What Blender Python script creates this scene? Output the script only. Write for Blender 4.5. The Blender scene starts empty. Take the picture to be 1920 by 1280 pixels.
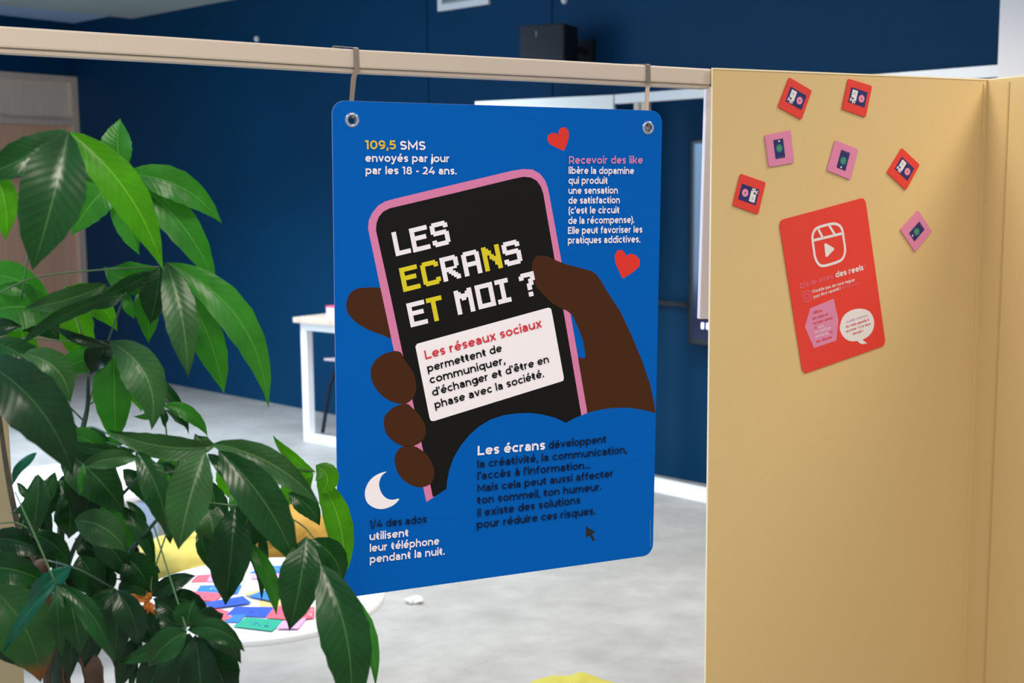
import bpy, bmesh, math, random
from mathutils import Vector, Matrix, noise
from mathutils.geometry import tessellate_polygon
random.seed(7)
SC = bpy.context.scene
COL = SC.collection

# ------------------------------------------------------------------ camera
FPX, PITCH, ROLL, EYE = 2300.0, math.radians(7.2), math.radians(0.5), 1.5
FW = Vector((0, math.cos(PITCH), -math.sin(PITCH)))
_rt0 = Vector((1, 0, 0)); _up0 = _rt0.cross(FW)
RT = _rt0 * math.cos(ROLL) - _up0 * math.sin(ROLL)
UP = _up0 * math.cos(ROLL) + _rt0 * math.sin(ROLL)
CAM = Vector((0, 0, EYE))
cd = bpy.data.cameras.new('camera'); cam = bpy.data.objects.new('camera', cd); COL.objects.link(cam)
M = Matrix((RT, UP, -FW)).transposed().to_4x4(); M.translation = CAM
cam.matrix_world = M
cd.sensor_width = 36; cd.lens = FPX / 1920 * 36; cd.clip_start = .05
cd.dof.use_dof = True; cd.dof.focus_distance = 2.08; cd.dof.aperture_fstop = 6.3
SC.camera = cam

# ------------------------------------------------------------------ world, lamps, exposure
SC.view_settings.view_transform = 'Standard'; SC.view_settings.look = 'None'
SC.view_settings.gamma = 1; SC.view_settings.use_curve_mapping = False
SC.view_settings.exposure = 0.70
W = bpy.data.worlds.new('world'); SC.world = W; W.use_nodes = True
W.node_tree.nodes['Background'].inputs[0].default_value = (.80, .88, 1.0, 1)
W.node_tree.nodes['Background'].inputs[1].default_value = 0.31
SC.cycles.max_bounces = 8 if hasattr(SC, 'cycles') else 8

def area(name, loc, size, sy, energy, color, rot=(0, 0, 0)):
    l = bpy.data.lights.new(name, 'AREA'); l.shape = 'RECTANGLE'; l.size = size; l.size_y = sy
    l.energy = energy; l.color = color
    o = bpy.data.objects.new(name, l); COL.objects.link(o); o.location = loc; o.rotation_euler = rot
    return o
CEIL = 2.85
WARM, NEUT, COOL = (1, .90, .77), (1, .96, .90), (.72, .85, 1)
# rows of flush downlights, the last one added to brighten the door; those over the far half shine mostly downwards
for (x, y, e, c, sp) in [(1.85, 2.15, 17, WARM, 160), (.12, 2.50, 14, NEUT, 165), (-.5, .15, 32, WARM, 160), (1.3, .1, 21, WARM, 160),
                     (-2.1, 2.6, 12, COOL, 150), (.7, 4.2, 20, NEUT, 120), (-1.5, 4.6, 26, NEUT, 120), (2.7, 3.2, 8, WARM, 110),
                     (-2.5, 6.7, 44, COOL, 110), (-.7, 6.0, 15, COOL, 105), (-3.9, 5.0, 38, COOL, 120), (-2.4, 8.0, 46, WARM, 140)]:
    o = area('ceiling_lamp', (x, y, CEIL - .02), .6, .6, e, c); o.data.spread = math.radians(sp)
area('daylight_window', (-5.2, 3.2, 1.6), 3.4, 2.2, 90, (.55, .76, 1), (math.radians(90), 0, math.radians(-90)))

# ------------------------------------------------------------------ geometry of the view (measuring only)
def ray(x, y): return RT * ((x - 960) / FPX) + UP * ((640 - y) / FPX) + FW
def on_z(x, y, z=0.0):
    r = ray(x, y); return CAM + r * ((z - EYE) / r.z)
def at(x, y, Y):
    r = ray(x, y); return CAM + r * (Y / r.y)
def on_plane(x, y, P, n):
    r = ray(x, y); return CAM + r * ((P - CAM).dot(n) / r.dot(n))

# ------------------------------------------------------------------ materials
def s2l(c): return tuple((v / 255 / 12.92) if v / 255 <= .04045 else ((v / 255 + .055) / 1.055) ** 2.4 for v in c)
MATS = {}
def mat(name, rgb, rough=.6, metal=0, spec=.5, noise_amt=0, nscale=40, bump=0, bscale=200, trans=0, emis=None, es=1, lin=False):
    if name in MATS: return MATS[name]
    m = bpy.data.materials.new(name); m.use_nodes = True; MATS[name] = m
    nt = m.node_tree; b = nt.nodes['Principled BSDF']
    c = rgb if lin else s2l(rgb)
    b.inputs['Base Color'].default_value = (*c, 1); b.inputs['Roughness'].default_value = rough
    b.inputs['Metallic'].default_value = metal; b.inputs['Specular IOR Level'].default_value = spec
    tc = nt.nodes.new('ShaderNodeTexCoord')
    if noise_amt:
        n = nt.nodes.new('ShaderNodeTexNoise'); n.inputs['Scale'].default_value = nscale; n.inputs['Detail'].default_value = 5
        nt.links.new(tc.outputs['Object'], n.inputs['Vector'])
        r = nt.nodes.new('ShaderNodeValToRGB')
        r.color_ramp.elements[0].position = .3; r.color_ramp.elements[1].position = .7
        r.color_ramp.elements[0].color = (*[v * (1 - noise_amt) for v in c], 1)
        r.color_ramp.elements[1].color = (*[min(1, v * (1 + noise_amt)) for v in c], 1)
        nt.links.new(n.outputs[0], r.inputs[0]); nt.links.new(r.outputs[0], b.inputs['Base Color'])
    if bump:
        n2 = nt.nodes.new('ShaderNodeTexNoise'); n2.inputs['Scale'].default_value = bscale
        nt.links.new(tc.outputs['Object'], n2.inputs['Vector'])
        bp = nt.nodes.new('ShaderNodeBump'); bp.inputs['Strength'].default_value = bump; bp.inputs['Distance'].default_value = .002
        nt.links.new(n2.outputs[0], bp.inputs['Height']); nt.links.new(bp.outputs[0], b.inputs['Normal'])
    if trans: b.inputs['Transmission Weight'].default_value = trans
    if emis:
        b.inputs['Emission Color'].default_value = (*s2l(emis), 1); b.inputs['Emission Strength'].default_value = es
    return m

def wood(name, a, c, rough=.5, scale=6):
    m = bpy.data.materials.new(name); m.use_nodes = True; MATS[name] = m
    nt = m.node_tree; b = nt.nodes['Principled BSDF']; b.inputs['Roughness'].default_value = rough
    tc = nt.nodes.new('ShaderNodeTexCoord'); mp = nt.nodes.new('ShaderNodeMapping'); mp.inputs['Scale'].default_value = (scale * 3, scale * 3, scale * .3)
    n = nt.nodes.new('ShaderNodeTexNoise'); n.inputs['Scale'].default_value = 2; n.inputs['Detail'].default_value = 6
    r = nt.nodes.new('ShaderNodeValToRGB'); r.color_ramp.elements[0].color = (*s2l(a), 1); r.color_ramp.elements[1].color = (*s2l(c), 1)
    r.color_ramp.elements[0].position = .35; r.color_ramp.elements[1].position = .65
    nt.links.new(tc.outputs['Object'], mp.inputs[0]); nt.links.new(mp.outputs[0], n.inputs['Vector']); nt.links.new(n.outputs[0], r.inputs[0])
    nt.links.new(r.outputs[0], b.inputs['Base Color'])
    return m

def floor_mat():
    m = bpy.data.materials.new('stone_look_floor'); m.use_nodes = True
    nt = m.node_tree; b = nt.nodes['Principled BSDF']; b.inputs['Roughness'].default_value = .55
    L = nt.links
    tc = nt.nodes.new('ShaderNodeTexCoord')
    mp = nt.nodes.new('ShaderNodeMapping'); mp.inputs['Rotation'].default_value = (0, 0, math.radians(-42)); L.new(tc.outputs['Object'], mp.inputs[0])
    br = nt.nodes.new('ShaderNodeTexBrick'); br.inputs['Scale'].default_value = 1.0
    br.inputs['Brick Width'].default_value = .9; br.inputs['Row Height'].default_value = .3; br.inputs['Mortar Size'].default_value = .0015
    br.inputs['Color1'].default_value = (.9, .9, .9, 1); br.inputs['Color2'].default_value = (1, 1, 1, 1); br.inputs['Mortar'].default_value = (.85, .85, .84, 1)
    L.new(mp.outputs[0], br.inputs['Vector'])
    mp2 = nt.nodes.new('ShaderNodeMapping'); mp2.inputs['Rotation'].default_value = (0, 0, math.radians(-42)); mp2.inputs['Scale'].default_value = (1, 1.3, 1); L.new(tc.outputs['Object'], mp2.inputs[0])
    n = nt.nodes.new('ShaderNodeTexNoise'); n.inputs['Scale'].default_value = 4.6; n.inputs['Detail'].default_value = 9; n.inputs['Roughness'].default_value = .62
    L.new(mp2.outputs[0], n.inputs['Vector'])
    r = nt.nodes.new('ShaderNodeValToRGB')
    e = r.color_ramp.elements; e[0].position = .33; e[0].color = (*s2l((138, 136, 131)), 1); e[1].position = .66; e[1].color = (*s2l((158, 156, 151)), 1)
    L.new(n.outputs[0], r.inputs[0])
    mx = nt.nodes.new('ShaderNodeMix'); mx.data_type = 'RGBA'; mx.blend_type = 'MULTIPLY'; mx.inputs[0].default_value = 1
    L.new(r.outputs[0], mx.inputs[6]); L.new(br.outputs[0], mx.inputs[7]); L.new(mx.outputs[2], b.inputs['Base Color'])
    return m

def leaf_mat(name, rgb, tr, brown=0.0, vein=(120, 150, 70), rough=.34, dead=0):
    m = bpy.data.materials.new(name); m.use_nodes = True; MATS[name] = m
    nt = m.node_tree; L = nt.links; b = nt.nodes['Principled BSDF']; out = nt.nodes['Material Output']
    b.inputs['Roughness'].default_value = rough; b.inputs['Specular IOR Level'].default_value = .3
    uv = nt.nodes.new('ShaderNodeUVMap'); uv.uv_map = 'UVMap'
    sp = nt.nodes.new('ShaderNodeSeparateXYZ'); L.new(uv.outputs[0], sp.inputs[0])
    def mth(op, a=None, bb=None):
        n = nt.nodes.new('ShaderNodeMath'); n.operation = op
        for i, v in enumerate((a, bb)):
            if v is None: continue
            if isinstance(v, (int, float)): n.inputs[i].default_value = v
            else: L.new(v, n.inputs[i])
        return n.outputs[0]
    au = mth('ABSOLUTE', mth('SUBTRACT', sp.outputs[0], .5))          # 0 midrib .. .5 edge
    mid = mth('LESS_THAN', au, .011)
    # side veins run outwards and forwards
    ph = mth('SUBTRACT', mth('MULTIPLY', sp.outputs[1], 14.0), mth('MULTIPLY', au, 4.5))
    fr = mth('ABSOLUTE', mth('SUBTRACT', mth('FRACT', ph), .5))
    sv = mth('MULTIPLY', mth('LESS_THAN', fr, .05), .15)
    vmask = mth('MAXIMUM', mid, sv)
    tc = nt.nodes.new('ShaderNodeTexCoord')
    n = nt.nodes.new('ShaderNodeTexNoise'); n.inputs['Scale'].default_value = 26; n.inputs['Detail'].default_value = 4; L.new(tc.outputs['Object'], n.inputs['Vector'])
    c = s2l(rgb)
    r = nt.nodes.new('ShaderNodeValToRGB'); r.color_ramp.elements[0].position = .3; r.color_ramp.elements[1].position = .75
    r.color_ramp.elements[0].color = (*[v * .8 for v in c], 1); r.color_ramp.elements[1].color = (*[min(1, v * 1.25) for v in c], 1)
    L.new(n.outputs[0], r.inputs[0])
    mx = nt.nodes.new('ShaderNodeMix'); mx.data_type = 'RGBA'; mx.inputs[7].default_value = (*s2l(vein), 1)
    L.new(vmask, mx.inputs[0]); L.new(r.outputs[0], mx.inputs[6])
    col = mx.outputs[2]
    if brown:
        k = nt.nodes.new('ShaderNodeMapRange'); k.inputs[1].default_value = 1 - brown; k.inputs[2].default_value = 1 - brown * .45
        L.new(mth('ADD', sp.outputs[1], mth('MULTIPLY', mth('SUBTRACT', n.outputs[0], .5), .3)), k.inputs[0])
        m2 = nt.nodes.new('ShaderNodeMix'); m2.data_type = 'RGBA'; m2.inputs[7].default_value = (*s2l((104, 66, 30)), 1)
        L.new(k.outputs[0], m2.inputs[0]); L.new(col, m2.inputs[6]); col = m2.outputs[2]
    L.new(col, b.inputs['Base Color'])
    bp = nt.nodes.new('ShaderNodeBump'); bp.inputs['Strength'].default_value = .3; bp.inputs['Distance'].default_value = .0010
    L.new(fr, bp.inputs['Height']); L.new(bp.outputs[0], b.inputs['Normal'])
    t = nt.nodes.new('ShaderNodeBsdfTranslucent')
    hs = nt.nodes.new('ShaderNodeMix'); hs.data_type = 'RGBA'; hs.blend_type = 'MULTIPLY'; hs.inputs[0].default_value = 1; hs.inputs[7].default_value = (1.5, 1.7, .5, 1)
    L.new(col, hs.inputs[6]); L.new(hs.outputs[2], t.inputs[0])
    ms = nt.nodes.new('ShaderNodeMixShader'); ms.inputs[0].default_value = tr
    L.new(b.outputs[0], ms.inputs[1]); L.new(t.outputs[0], ms.inputs[2]); L.new(ms.outputs[0], out.inputs[0])
    return m

# ------------------------------------------------------------------ object helpers
MW = {}
def tag(o, label=None, cat=None, group=None, kind=None):
    if label: o['label'] = label
    if cat: o['category'] = cat
    if group: o['group'] = group
    if kind: o['kind'] = kind
    return o
def empty(name, loc=(0, 0, 0), label=None, cat=None, group=None, rot=None):
    o = bpy.data.objects.new(name, None); COL.objects.link(o); o.empty_display_size = .05
    m = rot.to_4x4() if rot is not None else Matrix.Identity(4)
    m.translation = Vector(loc); o.matrix_world = m; MW[o.name] = m
    return tag(o, label, cat, group)
def mesh(name, V, Fc, m, parent=None, smooth=False, world=True, uv=None, bevel=0, seg=2):
    """V in world coordinates (or the parent's when world=False); linked as one mesh object"""
    V = [Vector(v) for v in V]
    if parent is not None and world:
        inv = MW[parent.name].inverted(); V = [inv @ v for v in V]
    origin = Vector((0, 0, 0))
    if parent is None:
        xs = [v.x for v in V]; ys = [v.y for v in V]; zs = [v.z for v in V]
        origin = Vector(((min(xs) + max(xs)) / 2, (min(ys) + max(ys)) / 2, min(zs))); V = [v - origin for v in V]
    me = bpy.data.meshes.new(name); me.from_pydata(V, [], Fc)
    if m is not None: me.materials.append(m)
    if uv:
        l = me.uv_layers.new(name='UVMap')
        for p in me.polygons:
            for li in p.loop_indices: l.data[li].uv = uv[me.loops[li].vertex_index]
    o = bpy.data.objects.new(name, me); COL.objects.link(o)
    if parent is not None:
        o.parent = parent; MW[o.name] = MW[parent.name]
    else:
        o.location = origin; MW[o.name] = Matrix.Translation(origin)
    if bevel:
        bm = bmesh.new(); bm.from_mesh(me); bmesh.ops.recalc_face_normals(bm, faces=bm.faces)
        bmesh.ops.bevel(bm, geom=[e for e in bm.edges if e.calc_face_angle(0) > .5], offset=bevel, segments=seg, affect='EDGES', profile=.6)
        bm.to_mesh(me); bm.free()
    elif not uv:
        bm = bmesh.new(); bm.from_mesh(me)
        if any(len(f.verts) and True for f in bm.faces): bmesh.ops.recalc_face_normals(bm, faces=bm.faces)
        bm.to_mesh(me); bm.free()
    if smooth:
        for p in me.polygons: p.use_smooth = True
        if smooth == 'auto':
            me.set_sharp_from_angle(angle=math.radians(35))
    return o
class MB:
    def __init__(s): s.V = []; s.F = []
    def add(s, V, F):
        k = len(s.V); s.V += [Vector(v) for v in V]; s.F += [tuple(i + k for i in f) for f in F]; return s
    def box(s, o, a, b, c):
        """corner o and the three edge vectors"""
        o, a, b, c = map(Vector, (o, a, b, c))
        P = [o, o + a, o + a + b, o + b]; P += [p + c for p in P]
        return s.add(P, [(0, 3, 2, 1), (4, 5, 6, 7), (0, 1, 5, 4), (1, 2, 6, 5), (2, 3, 7, 6), (3, 0, 4, 7)])
    def abox(s, x0, y0, z0, x1, y1, z1):
        return s.box((x0, y0, z0), (x1 - x0, 0, 0), (0, y1 - y0, 0), (0, 0, z1 - z0))
    def tube(s, P, R, n=10, cap=True):
        P = [Vector(p) for p in P]
        if not isinstance(R, (list, tuple)): R = [R] * len(P)
        V = []; ref = None
        for i, p in enumerate(P):
            t = (P[min(i + 1, len(P) - 1)] - P[max(i - 1, 0)]).normalized()
            if ref is None: ref = t.orthogonal().normalized()
            ref = (ref - t * ref.dot(t)).normalized(); b = t.cross(ref)
            V += [p + (ref * math.cos(a) + b * math.sin(a)) * R[i] for a in [2 * math.pi * k / n for k in range(n)]]
        F = []
        for i in range(len(P) - 1):
            for k in range(n):
                F.append((i * n + k, i * n + (k + 1) % n, (i + 1) * n + (k + 1) % n, (i + 1) * n + k))
        if cap: F += [tuple(range(n))[::-1], tuple((len(P) - 1) * n + k for k in range(n))]
        return s.add(V, F)
    def lathe(s, c, prof, n=32):
        c = Vector(c); V = []
        for r, z in prof: V += [c + Vector((r * math.cos(2 * math.pi * k / n), r * math.sin(2 * math.pi * k / n), z)) for k in range(n)]
        F = []
        for i in range(len(prof) - 1):
            for k in range(n): F.append((i * n + k, i * n + (k + 1) % n, (i + 1) * n + (k + 1) % n, (i + 1) * n + k))
        F += [tuple(range(n))[::-1], tuple((len(prof) - 1) * n + k for k in range(n))]
        return s.add(V, F)
    def go(s, name, m, parent=None, **k): return mesh(name, s.V, s.F, m, parent, **k)
def smooth_path(P, n=8):
    P = [Vector(p) for p in P]; out = []
    Q = [P[0] * 2 - P[1]] + P + [P[-1] * 2 - P[-2]]
    for i in range(1, len(Q) - 2):
        for k in range(n):
            t = k / n; a, b, c, d = Q[i - 1:i + 3]
            out.append(.5 * ((2 * b) + (c - a) * t + (2 * a - 5 * b + 4 * c - d) * t * t + (3 * b - a - 3 * c + d) * t ** 3))
    return out + [P[-1]]
def smooth_loop(P, n=5):
    out = []; N = len(P); P = [Vector(p) for p in P]
    for i in range(N):
        a, b, c, d = P[(i - 1) % N], P[i], P[(i + 1) % N], P[(i + 2) % N]
        for k in range(n):
            t = k / n
            out.append(.5 * ((2 * b) + (c - a) * t + (2 * a - 5 * b + 4 * c - d) * t * t + (3 * b - a - 3 * c + d) * t ** 3))
    return out
def ngon(loop2, holes=()):
    """triangles of a 2-D outline with holes -> (points, faces)"""
    loops = [[Vector((p[0], p[1], 0)) for p in loop2]] + [[Vector((p[0], p[1], 0)) for p in h] for h in holes]
    flat = [p for l in loops for p in l]
    return flat, [tuple(t) for t in tessellate_polygon(loops)]
def slab(name, loop2, fr, n0, n1, m, parent, holes=(), **k):
    """2-D outline extruded from depth n0 to n1 in a frame fr(u,v,n)->world"""
    pts, tr = ngon(loop2, holes); N = len(pts)
    V = [fr(p.x, p.y, n0) for p in pts] + [fr(p.x, p.y, n1) for p in pts]
    F = [tuple(t) for t in tr] + [tuple(i + N for i in t[::-1]) for t in tr]
    s = 0
    for l in [loop2] + list(holes):
        c = len(l); F += [(s + i, s + (i + 1) % c, N + s + (i + 1) % c, N + s + i) for i in range(c)]; s += c
    return mesh(name, V, F, m, parent, **k)
def rrect(x0, y0, x1, y1, r, n=6):
    out = []
    for cx, cy, a in ((x1 - r, y1 - r, 0), (x0 + r, y1 - r, 90), (x0 + r, y0 + r, 180), (x1 - r, y0 + r, 270)):
        for k in range(n + 1):
            t = math.radians(a + 90 * k / n); out.append((cx + r * math.cos(t), cy + r * math.sin(t)))
    return out

# ------------------------------------------------------------------ stroke alphabet (x-height 1, cap 1.32)
def arc(cx, cy, rx, ry, a0, a1, n=None):
    n = n or max(4, int(abs(a1 - a0) / 15))
    return [(cx + rx * math.cos(math.radians(a0 + (a1 - a0) * k / n)), cy + ry * math.sin(math.radians(a0 + (a1 - a0) * k / n))) for k in range(n + 1)]
G = {}
def gl(ch, adv, *st): G[ch] = (adv, [list(s) for s in st])
_e = lambda: arc(.56, .5, .43, .375, 0, 312)
gl('a', .98, arc(.44, .56, .36, .325, 145, 0) + [(.8, .0)], [(.8, .57), (.42, .57)] + arc(.42, .345, .27, .225, 90, 270) + [(.5, .12), (.66, .17), (.8, .3)])
gl('b', 1.12, [(.125, 0), (.125, 1.4)], arc(.56, .5, .42, .375, 0, 360))
gl('c', .98, arc(.56, .5, .43, .375, 45, 315))
gl('d', 1.12, [(.985, 0), (.985, 1.4)], arc(.56, .5, .42, .375, 0, 360))
gl('e', 1.1, [(.13, .5)] + [(.95, .5)] , arc(.56, .5, .43, .375, -3, 318))
gl('f', .66, [(.27, 0), (.27, 1.02)] + arc(.53, 1.02, .26, .25, 175, 75), [(0, .87), (.62, .87)])
gl('g', 1.12, arc(.54, .52, .41, .355, 0, 360), [(.97, 1), (.97, .02)] + arc(.55, .02, .42, .28, 0, -145))
gl('h', 1.06, [(.125, 0), (.125, 1.4)], [(.125, .5)] + arc(.52, .52, .38, .355, 175, 0) + [(.9, 0)])
gl('i', .25, [(.125, 0), (.125, 1)], [(.125, 1.14), (.125, 1.41)])
gl('j', .25, [(.125, 1), (.125, -.05)] + arc(-.09, -.05, .215, .22, 0, -100), [(.125, 1.14), (.125, 1.41)])
gl('k', 1.0, [(.125, 0), (.125, 1.4)], [(.88, 1.0), (.2, .32)], [(.45, .6), (.9, 0)])
gl('l', .25, [(.125, 0), (.125, 1.4)])
gl('m', 1.68, [(.125, 0), (.125, 1)], [(.125, .5)] + arc(.48, .52, .35, .355, 175, 0) + [(.83, 0)], [(.83, .5)] + arc(1.19, .52, .35, .355, 175, 0) + [(1.54, 0)])
gl('n', 1.06, [(.125, 0), (.125, 1)], [(.125, .5)] + arc(.52, .52, .38, .355, 175, 0) + [(.9, 0)])
gl('o', 1.12, arc(.56, .5, .43, .375, 0, 360))
gl('p', 1.12, [(.125, -.38), (.125, 1)], arc(.56, .5, .42, .375, 0, 360))
gl('q', 1.12, [(.985, -.38), (.985, 1)], arc(.56, .5, .42, .375, 0, 360))
gl('r', .66, [(.125, 0), (.125, 1)], [(.125, .42)] + arc(.55, .48, .42, .395, 172, 88))
gl('s', .86, arc(.45, .69, .32, .19, 25, 150) + [(.17, .64), (.26, .54), (.6, .46), (.69, .36)] + arc(.42, .31, .28, .19, 10, -150))
gl('t', .7, [(.27, 1.24), (.27, .36)] + arc(.51, .36, .24, .24, 180, 290), [(0, .87), (.62, .87)])
gl('u', 1.06, [(.13, 1)] + arc(.51, .48, .38, .355, 180, 355) , [(.93, 1), (.93, 0)])
gl('v', 1.0, [(.1, 1), (.5, .08)], [(.9, 1), (.5, .08)])
gl('w', 1.5, [(.1, 1), (.42, .08)], [(.75, .95), (.42, .08)], [(.75, .95), (1.08, .08)], [(1.4, 1), (1.08, .08)])
gl('x', .98, [(.1, 1), (.88, 0)], [(.88, 1), (.1, 0)])
gl('y', 1.0, [(.1, 1), (.53, .05)], [(.92, 1), (.5, .05), (.38, -.2), (.18, -.27), (.03, -.2)])
gl('z', .9, [(.06, .88), (.74, .88), (.16, .12), (.84, .12)])
C_ = 1.195
gl('L', 1.02, [(.13, 1.32), (.13, .125), (1.0, .125)])
gl('S', 1.12, arc(.56, .93, .40, .265, 25, 150) + [(.19, .85), (.3, .71), (.8, .61), (.93, .47)] + arc(.55, .385, .41, .265, 15, -150))
gl('M', 1.5, [(.13, 0), (.13, 1.22), (.75, .36), (1.37, 1.22), (1.37, 0)])
gl('R', 1.16, [(.13, 0), (.13, C_), (.6, C_)] + arc(.6, .83, .4, .365, 80, -80) + [(.6, .46), (.13, .46)], [(.68, .46), (1.04, 0)])
gl('E', 1.02, [(1.0, C_), (.13, C_), (.13, .125), (1.02, .125)], [(.13, .68), (.9, .68)])
gl('I', .27, [(.135, 0), (.135, 1.32)])
gl('D', 1.3, [(.5, .125), (.13, .125), (.13, C_), (.55, C_)] + arc(.55, .66, .58, .535, 85, -85) + [(.5, .125)])
gl('N', 1.3, [(.13, 0), (.13, 1.22), (1.15, .1), (1.15, 1.32)])
gl('T', 1.1, [(0, C_), (1.1, C_)], [(.55, C_), (.55, 0)])
gl('C', 1.2, arc(.7, .66, .56, .535, 48, 312))
gl('U', 1.2, [(.13, 1.32), (.13, .6)] + arc(.6, .58, .47, .455, 180, 360) + [(1.07, 1.32)])
gl('1', .62, [(.02, 1.2), (.42, 1.2), (.42, 0)])
gl('0', 1.16, arc(.58, .66, .44, .535, 0, 360))
gl('9', 1.12, arc(.53, .87, .39, .325, 0, 360), arc(.45, .66, .5, .535, 30, -110))
gl('5', 1.06, [(.94, C_), (.25, C_), (.2, .74), (.5, .76)] + arc(.5, .44, .42, .32, 85, -140))
gl('8', 1.14, arc(.57, .95, .34, .245, 0, 360), arc(.57, .41, .42, .29, 0, 360))
gl('2', 1.06, arc(.48, .85, .37, .345, 150, -10) + [(.78, .62), (.12, .125), (.98, .125)])
gl('4', 1.2, [(.72, 1.32), (.12, .4), (1.18, .4)], [(.86, .75), (.86, 0)])
gl('/', .6, [(0, -.12), (.55, 1.45)])
gl('.', .26, [(.13, 0), (.13, .27)])
gl(',', .26, [(.15, .27), (.15, .1), (.06, -.22)])
gl("'", .24, [(.12, 1.36), (.12, .92)])
gl('-', .62, [(.06, .52), (.56, .52)])
gl('(', .42, arc(.85, .53, .7, 1.0, 125, 235, 8))
gl(')', .42, arc(-.43, .53, .7, 1.0, 55, -55, 8))
gl('!', .27, [(.135, 1.32), (.135, .42)], [(.135, 0), (.135, .26)])
gl('@', 1.5, arc(.75, .5, .6, .6, -50, 300), arc(.75, .5, .27, .27, 0, 360))
gl(' ', .44)
def _acc(ch, base, st): G[ch] = (G[base][0], G[base][1] + [st])
_acc('é', 'e', [(.48, 1.13), (.78, 1.42)]); _acc('è', 'e', [(.64, 1.13), (.34, 1.42)])
_acc('ê', 'e', [(.26, 1.14), (.56, 1.36), (.86, 1.14)]); _acc('à', 'a', [(.55, 1.13), (.25, 1.42)])
def strip(P, w):
    """a poly-line as a ribbon of width w, joined at the corners"""
    P = [Vector((p[0], p[1])) for p in P]
    closed = (P[0] - P[-1]).length < 1e-4 and len(P) > 3
    if closed: P = P[:-1]
    N = len(P); L, R = [], []
    for i in range(N):
        a = P[i - 1] if (i > 0 or closed) else None
        b = P[(i + 1) % N] if (i < N - 1 or closed) else None
        d0 = (P[i] - a).normalized() if a is not None else None; d1 = (b - P[i]).normalized() if b is not None else None
        if d0 is None: d0 = d1
        if d1 is None: d1 = d0
        t = (d0 + d1); t = t.normalized() if t.length > .2 else d0
        nrm = Vector((-t.y, t.x)); k = 1 / max(.45, nrm.dot(Vector((-d1.y, d1.x))))
        L.append(P[i] + nrm * w / 2 * k); R.append(P[i] - nrm * w / 2 * k)
    F = [(i, (i + 1) % N, N + (i + 1) % N, N + i) for i in range(N if closed else N - 1)]
    return L + R, F
def text2d(s, w=.25, gap=.14):
    """glyph ribbons on a baseline from x=0 -> (points, faces, width)"""
    V, F, x = [], [], 0
    for ch in s:
        adv, sts = G.get(ch, G['o'])
        for st in sts:
            v, f = strip(st, w); k = len(V)
            V += [Vector((p.x + x, p.y)) for p in v]; F += [tuple(i + k for i in q) for q in f]
        x += adv + gap
    return V, F, x - gap

class Frame:
    """a flat surface: origin, right, up and outward normal"""
    def __init__(s, o, r, u, n): s.o, s.r, s.u, s.n = o, r, u, n
    def __call__(s, a, b, c=0): return s.o + s.r * a + s.u * b + s.n * c
    def px(s, x, y):
        P = on_plane(x, y, s.o, s.n) - s.o; return Vector((P.dot(s.r), P.dot(s.u)))
def art(fr, name, poly, m, parent, lift, sm=0, zoom=None, holes=()):
    """flat print on a frame; outline measured in picture points"""
    if zoom: poly = [(zoom[0] + x / zoom[2], zoom[1] + y / zoom[2]) for x, y in poly]
    L = [fr.px(x, y) for x, y in poly]
    if sm: L = smooth_loop(L, sm)
    H = [[fr.px(x, y) for x, y in h] for h in holes]
    pts, tr = ngon([(p.x, p.y) for p in L], [[(p.x, p.y) for p in h] for h in H])
    return mesh(name, [fr(p.x, p.y, lift * (.2 if fr.n.y < -.9 and lift < .0018 else 1)) for p in pts], tr, m, parent)
def letter(fr, s, p0, p1, xh, m, parent, lift, w=.25, name='lettering', gap=.14):
    a, b = fr.px(*p0), fr.px(*p1)
    k = (fr.px(p0[0], p0[1]) - fr.px(p0[0], p0[1] - 10)).length / 10 * xh
    V, F, wd = text2d(s, w, gap)
    d = (b - a); sx = d.length / wd; d.normalize(); u = Vector((-d.y, d.x))
    return mesh(name, [fr(*(a + d * v.x * sx + u * v.y * k), lift) for v in V], F, m, parent)
def merge_art(fr, name, polys, m, parent, lift):
    V, F = [], []
    for poly in polys:
        pts, tr = ngon([tuple(fr.px(x, y)) for x, y in poly]); k = len(V)
        V += [fr(p.x, p.y, lift) for p in pts]; F += [tuple(i + k for i in t) for t in tr]
    return mesh(name, V, F, m, parent)

# palette
wall_blue = mat('navy_wall_paint', (0, 55, 88), .55, spec=.15, noise_amt=.05, nscale=2, bump=.15, bscale=300)
white_paint = mat('white_paint', (232, 229, 224), .5)
ceil_m = mat('ceiling_board', (178, 206, 240), .9, noise_amt=.02, nscale=60)
cream = mat('cream_lacquer', (206, 189, 170), .42, bump=.05)
cream2 = mat('cream_lip', (190, 174, 156), .5)
yellow = mat('straw_yellow_panel', (214, 184, 128), .65, spec=.3, noise_amt=.03, nscale=400, bump=.12, bscale=900)
edge_cream = mat('panel_edge', (244, 226, 186), .45)
steel = mat('brushed_steel', (138, 124, 112), .45, metal=.55)
black = mat('black_plastic', (26, 28, 32), .55)
white_lam = mat('white_laminate', (246, 246, 246), .35)
door_wood = wood('light_oak_veneer', (226, 170, 134), (234, 182, 148), .5)
desk_wood = wood('pale_oak', (206, 186, 162), (222, 204, 182), .5)

# ------------------------------------------------------------------ the room
CR = Vector((-3.551, 10.25, 0))                         # far corner
WD = (Vector((.751, 6.266, 0)) - CR).normalized()       # back wall, running to the right
WN = Vector((-WD.y, WD.x, 0)) * -1                      # towards the room
if WN.dot(-CR) < 0: WN = -WN
LD = Vector((-.60, -.80, 0)).normalized()               # left wall, towards the viewer
LN = Vector((-LD.y, LD.x, 0)); LN = LN if LN.x > 0 else -LN
Z = Vector((0, 0, 1))
def st(o): return tag(o, kind='structure')
st(MB().abox(-9, -2.5, -.1, 8, 12.5, 0).go('floor', floor_mat()))
st(MB().abox(-9, -2.5, CEIL, 8, 12.5, CEIL + .15).go('ceiling', ceil_m))
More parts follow.
